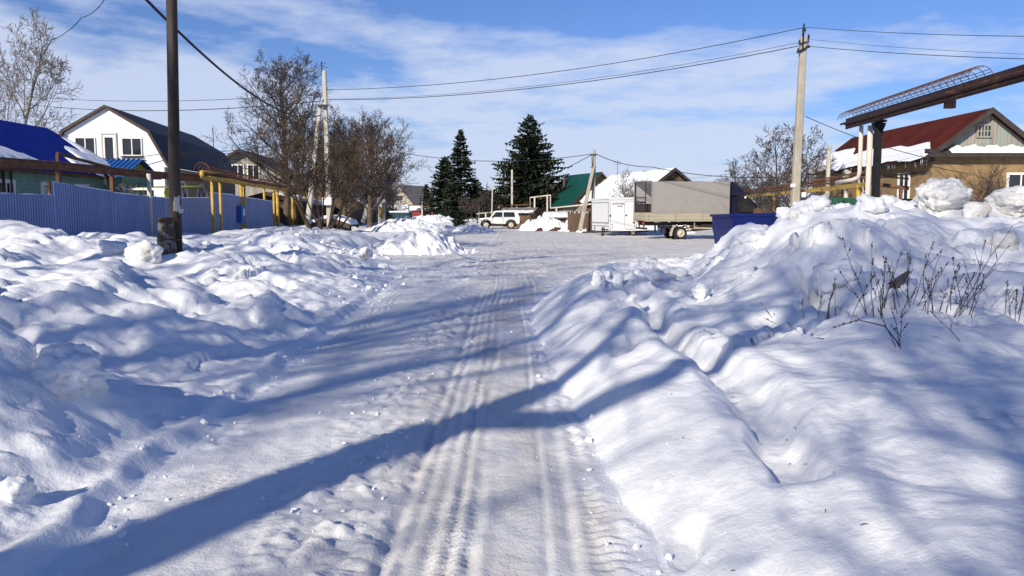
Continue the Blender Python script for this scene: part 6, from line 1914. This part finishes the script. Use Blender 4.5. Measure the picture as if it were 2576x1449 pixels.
clod_at('small cube like snow block at the foot of the yard entrance verge', 962, 675, 15, 11, 22, mat=m_clod_clean, up=.28)
clod_at('pale snow lump lying in the left foreground at the frame edge', 20, 1260, 54, 40, 23, mat=m_clod_clean, up=.15)
clod_at('rugged sunlit ice block in the near left mound', 130, 960, 120, 80, 24, mat=m_clod_clean, up=-.25, rough=.5, sub=5)

# loose crumbs along the road edges and heaps
def crumbs():
    rng = random.Random(31)
    mb = MB()
    ico = bmesh.new(); bmesh.ops.create_icosphere(ico, subdivisions=1, radius=1)
    bv = [v.co.copy() for v in ico.verts]; ico.verts.index_update(); bf = [[v.index for v in f.verts] for f in ico.faces]; ico.free()
    pts = []
    for k in range(300):
        y = 3.3 + 17 * rng.random() ** 1.5
        e = np.interp(y, XL_Y, XL_X) if rng.random() < .45 else np.interp(y, XR_Y, XR_X)
        pts.append((e + rng.gauss(0, .16), y, .005 + .024 * rng.random() ** 4))
    for k in range(150):
        y = 3.2 + 7 * rng.random(); pts.append((-.95 + rng.gauss(0, .24), y, .004 + .016 * rng.random() ** 3))
    for k in range(130):
        y = 13 + 9 * rng.random(); pts.append((rng.uniform(-3.4, -2.2), y, .01 + .05 * rng.random() ** 3)) if k % 2 else None
    for k in range(160):
        a = rng.random() * 6.28; r = 1.2 + rng.random() * .9; pts.append((-3.4 + r * math.cos(a), 30.3 + r * math.sin(a), .02 + .08 * rng.random() ** 3))
    for k in range(160):
        pts.append((rng.uniform(-9.5, -4), rng.uniform(24, 30), .02 + .09 * rng.random() ** 3))
    for k in range(200):
        y = rng.uniform(9, 17); pts.append((np.interp(y, [9, 17], [3, 5]) + rng.gauss(1, 1.2), y, .012 + .06 * rng.random() ** 3))
    z = H(np.array([p[0] for p in pts]), np.array([p[1] for p in pts]))[0]
    for (x, y, r), zz in zip(pts, z):
        m = Matrix.Rotation(rng.random() * 6.28, 3, Vector((rng.gauss(0, 1), rng.gauss(0, 1), rng.gauss(0, 1))).normalized())
        sx, sy, sz = r * rng.uniform(.7, 1.5), r * rng.uniform(.7, 1.4), r * rng.uniform(.5, .9)
        mb.add([m @ Vector((v.x * sx * rng.uniform(.75, 1.2), v.y * sy, v.z * sz)) + Vector((x, y, zz + r * .25)) for v in bv], bf)
    o = mb.build('snow_crumbs', m_snow_top, None, recalc=False)
    tag(o, 'loose snow crumbs scattered along the road edges', 'snow crumbs', kind='stuff')
crumbs()

# ------------------------------------------------------------------ dry weeds and litter
def weed(label, px, py, height, nst, lean, seed, bud=.011, spread=.22, side=0.0):
    b = hit(px, py)
    root = thing('dry_weed', label, 'dry weed', b)
    rng = random.Random(seed)
    for k in range(nst):
        st = MB()
        h = height * (.50 + .5 * rng.random()) if k else height
        a = rng.random() * 6.28
        d = Vector((math.cos(a) * lean * rng.random() + side, math.sin(a) * lean * rng.random() * .6, 1)).normalized()
        p = Vector((rng.gauss(0, spread * .5), rng.gauss(0, spread * .3), -.06))
        pts = [p.copy()]
        n = 9
        for i in range(n):
            d = (d + Vector((rng.gauss(0, .07), rng.gauss(0, .07), .01))).normalized()
            p = p + d * (h / n); pts.append(p.copy())
        r0 = .0028 + .0022 * h
        st.tube(pts, [r0 * (1 - .65 * i / n) for i in range(n + 1)], 5, cap=False)
        def buds(q0, q1, m):
            for j in range(m):
                q = q0.lerp(q1, rng.random()) + Vector((rng.gauss(0, .002), rng.gauss(0, .002), 0))
                r = bud * (.3 + .8 * rng.random() ** 1.5) * .75
                st.add([q + Vector((r, 0, 0)), q + Vector((-r, 0, 0)), q + Vector((0, r, 0)), q + Vector((0, -r, 0)), q + Vector((0, 0, r * 1.6)), q + Vector((0, 0, -r * 1.3))],
                       [(0, 2, 4), (2, 1, 4), (1, 3, 4), (3, 0, 4), (2, 0, 5), (1, 2, 5), (3, 1, 5), (0, 3, 5)])
        for i in range(3, n):
            buds(pts[i], pts[i + 1], 1)
            if rng.random() < .42:
                aa = rng.random() * 6.28
                dd = (d + Vector((math.cos(aa) * .75, math.sin(aa) * .75, .1))).normalized()
                L = h * (.12 + .2 * rng.random()) * (1.2 - i / n)
                q = pts[i] + dd * L
                q2 = q + (dd + Vector((0, 0, .4))).normalized() * L * .5
                st.tube([pts[i], q, q2], [.0026, .0022, .0016], 4, cap=False); buds(pts[i].lerp(q, .4), q2, 3)
        buds(pts[-2], pts[-1], 4)
        st.build('stem', m_weed, root, recalc=False)
    return root
weed('tallest dry weed leaning right with wide thin branches', 2408, 798, 1.02, 4, .25, 1, .008, .12, .50)
weed('thick clump of dark dry weeds before the sunlit snow block', 2235, 790, .78, 13, .42, 2, .013, .26)
weed('dry weed with two dark top buds at the left of the weed clump', 2192, 778, .80, 3, .30, 3, .014, .10, -.25)
weed('row of short knobbly weeds right of the thick clump', 2325, 782, .55, 8, .30, 4, .011, .42)
weed('knobbly upright weeds left of the tallest weed', 2372, 785, .58, 7, .28, 5, .011, .22)
weed('dry weeds cut off by the right edge', 2560, 790, .55, 7, .25, 6, .010, .25)
weed('short faint weeds left of the weed clump', 2072, 795, .45, 6, .22, 7, .007, .25)
weed('bent foreground weed with one long arm reaching left', 2262, 876, .40, 3, .35, 8, .010, .05, -.35)
weed('single stalk lying on the snow below the tallest weed', 2432, 860, .42, 1, .1, 9, .009, .02, -.75)
weed('two fallen stalks at the left of the weeds', 1965, 812, .34, 2, .2, 10, .008, .10, -1.3)
# long arm of the bent weed
b = hit(2262, 876); s = b.y / FPX
mb = MB()
arm = [Vector((0, 0, .02)), Vector((-40 * s, 0, 55 * s)), Vector((-110 * s, -.02, 72 * s)), Vector((-180 * s, -.04, 52 * s))]
mb.tube(arm, [.006, .005, .004, .002], 5)
for k in range(9):
    q = arm[2].lerp(arm[3], (k + .6 * math.sin(k * 3.7)) / 8.5); mb.lathe(q + Vector((0, 0, .004 * math.sin(k * 5.1))), (0, 0, 1), [(-.008, 0), (-.003, .004 + .003 * (k % 3)), (.005, .005), (.009, 0)], 5)
o = mb.build('dry_stalk', m_weed, None, recalc=False); o.location = b; tag(o, 'long bent dark stalk arching left over the snow', 'dry weed')
b = hit(2262, 724)
sh = MB(); sh.prism([(-.14, -.06), (.02, -.03), (.13, .13), (.10, .14), (-.06, .06)], 'y', -.012, .012); o = sh.build('slate_shard', m_slateshard, None); o.location = b + Vector((0, 0, .03)); o.rotation_euler = (0, 0, .3)
tag(o, 'grey pointed slate shard stuck in the snow behind the weeds', 'slate shard')
def litter():
    rng = random.Random(77)
    mb = MB(); P = []
    for k in range(70):
        t = rng.random()
        if t < .6: P.append((rng.uniform(.9, 4.2), 3.1 + 6 * rng.random() ** 1.3))
        elif t < .8: P.append((1.6 + rng.gauss(0, .12), rng.uniform(4.2, 7)))
        else: P.append((rng.uniform(-6, -.2), rng.uniform(3.2, 12)))
    z = H(np.array([p[0] for p in P]), np.array([p[1] for p in P]))[0]
    for (x, y), zz in zip(P, z):
        a = rng.random() * 6.28; L = .008 + .026 * rng.random() ** 2
        d = Vector((math.cos(a), math.sin(a), rng.gauss(.1, .15))) * L
        c = Vector((x, y, zz + .008)); mb.tube([c - d, c + Vector((0, 0, .004)), c + d], [.0012, .002, .001], 4)
    o = mb.build('twig_litter', m_weed, None, recalc=False)
    tag(o, 'tiny dark twigs and bark bits fallen on the snow', 'twig litter', kind='stuff')
litter()
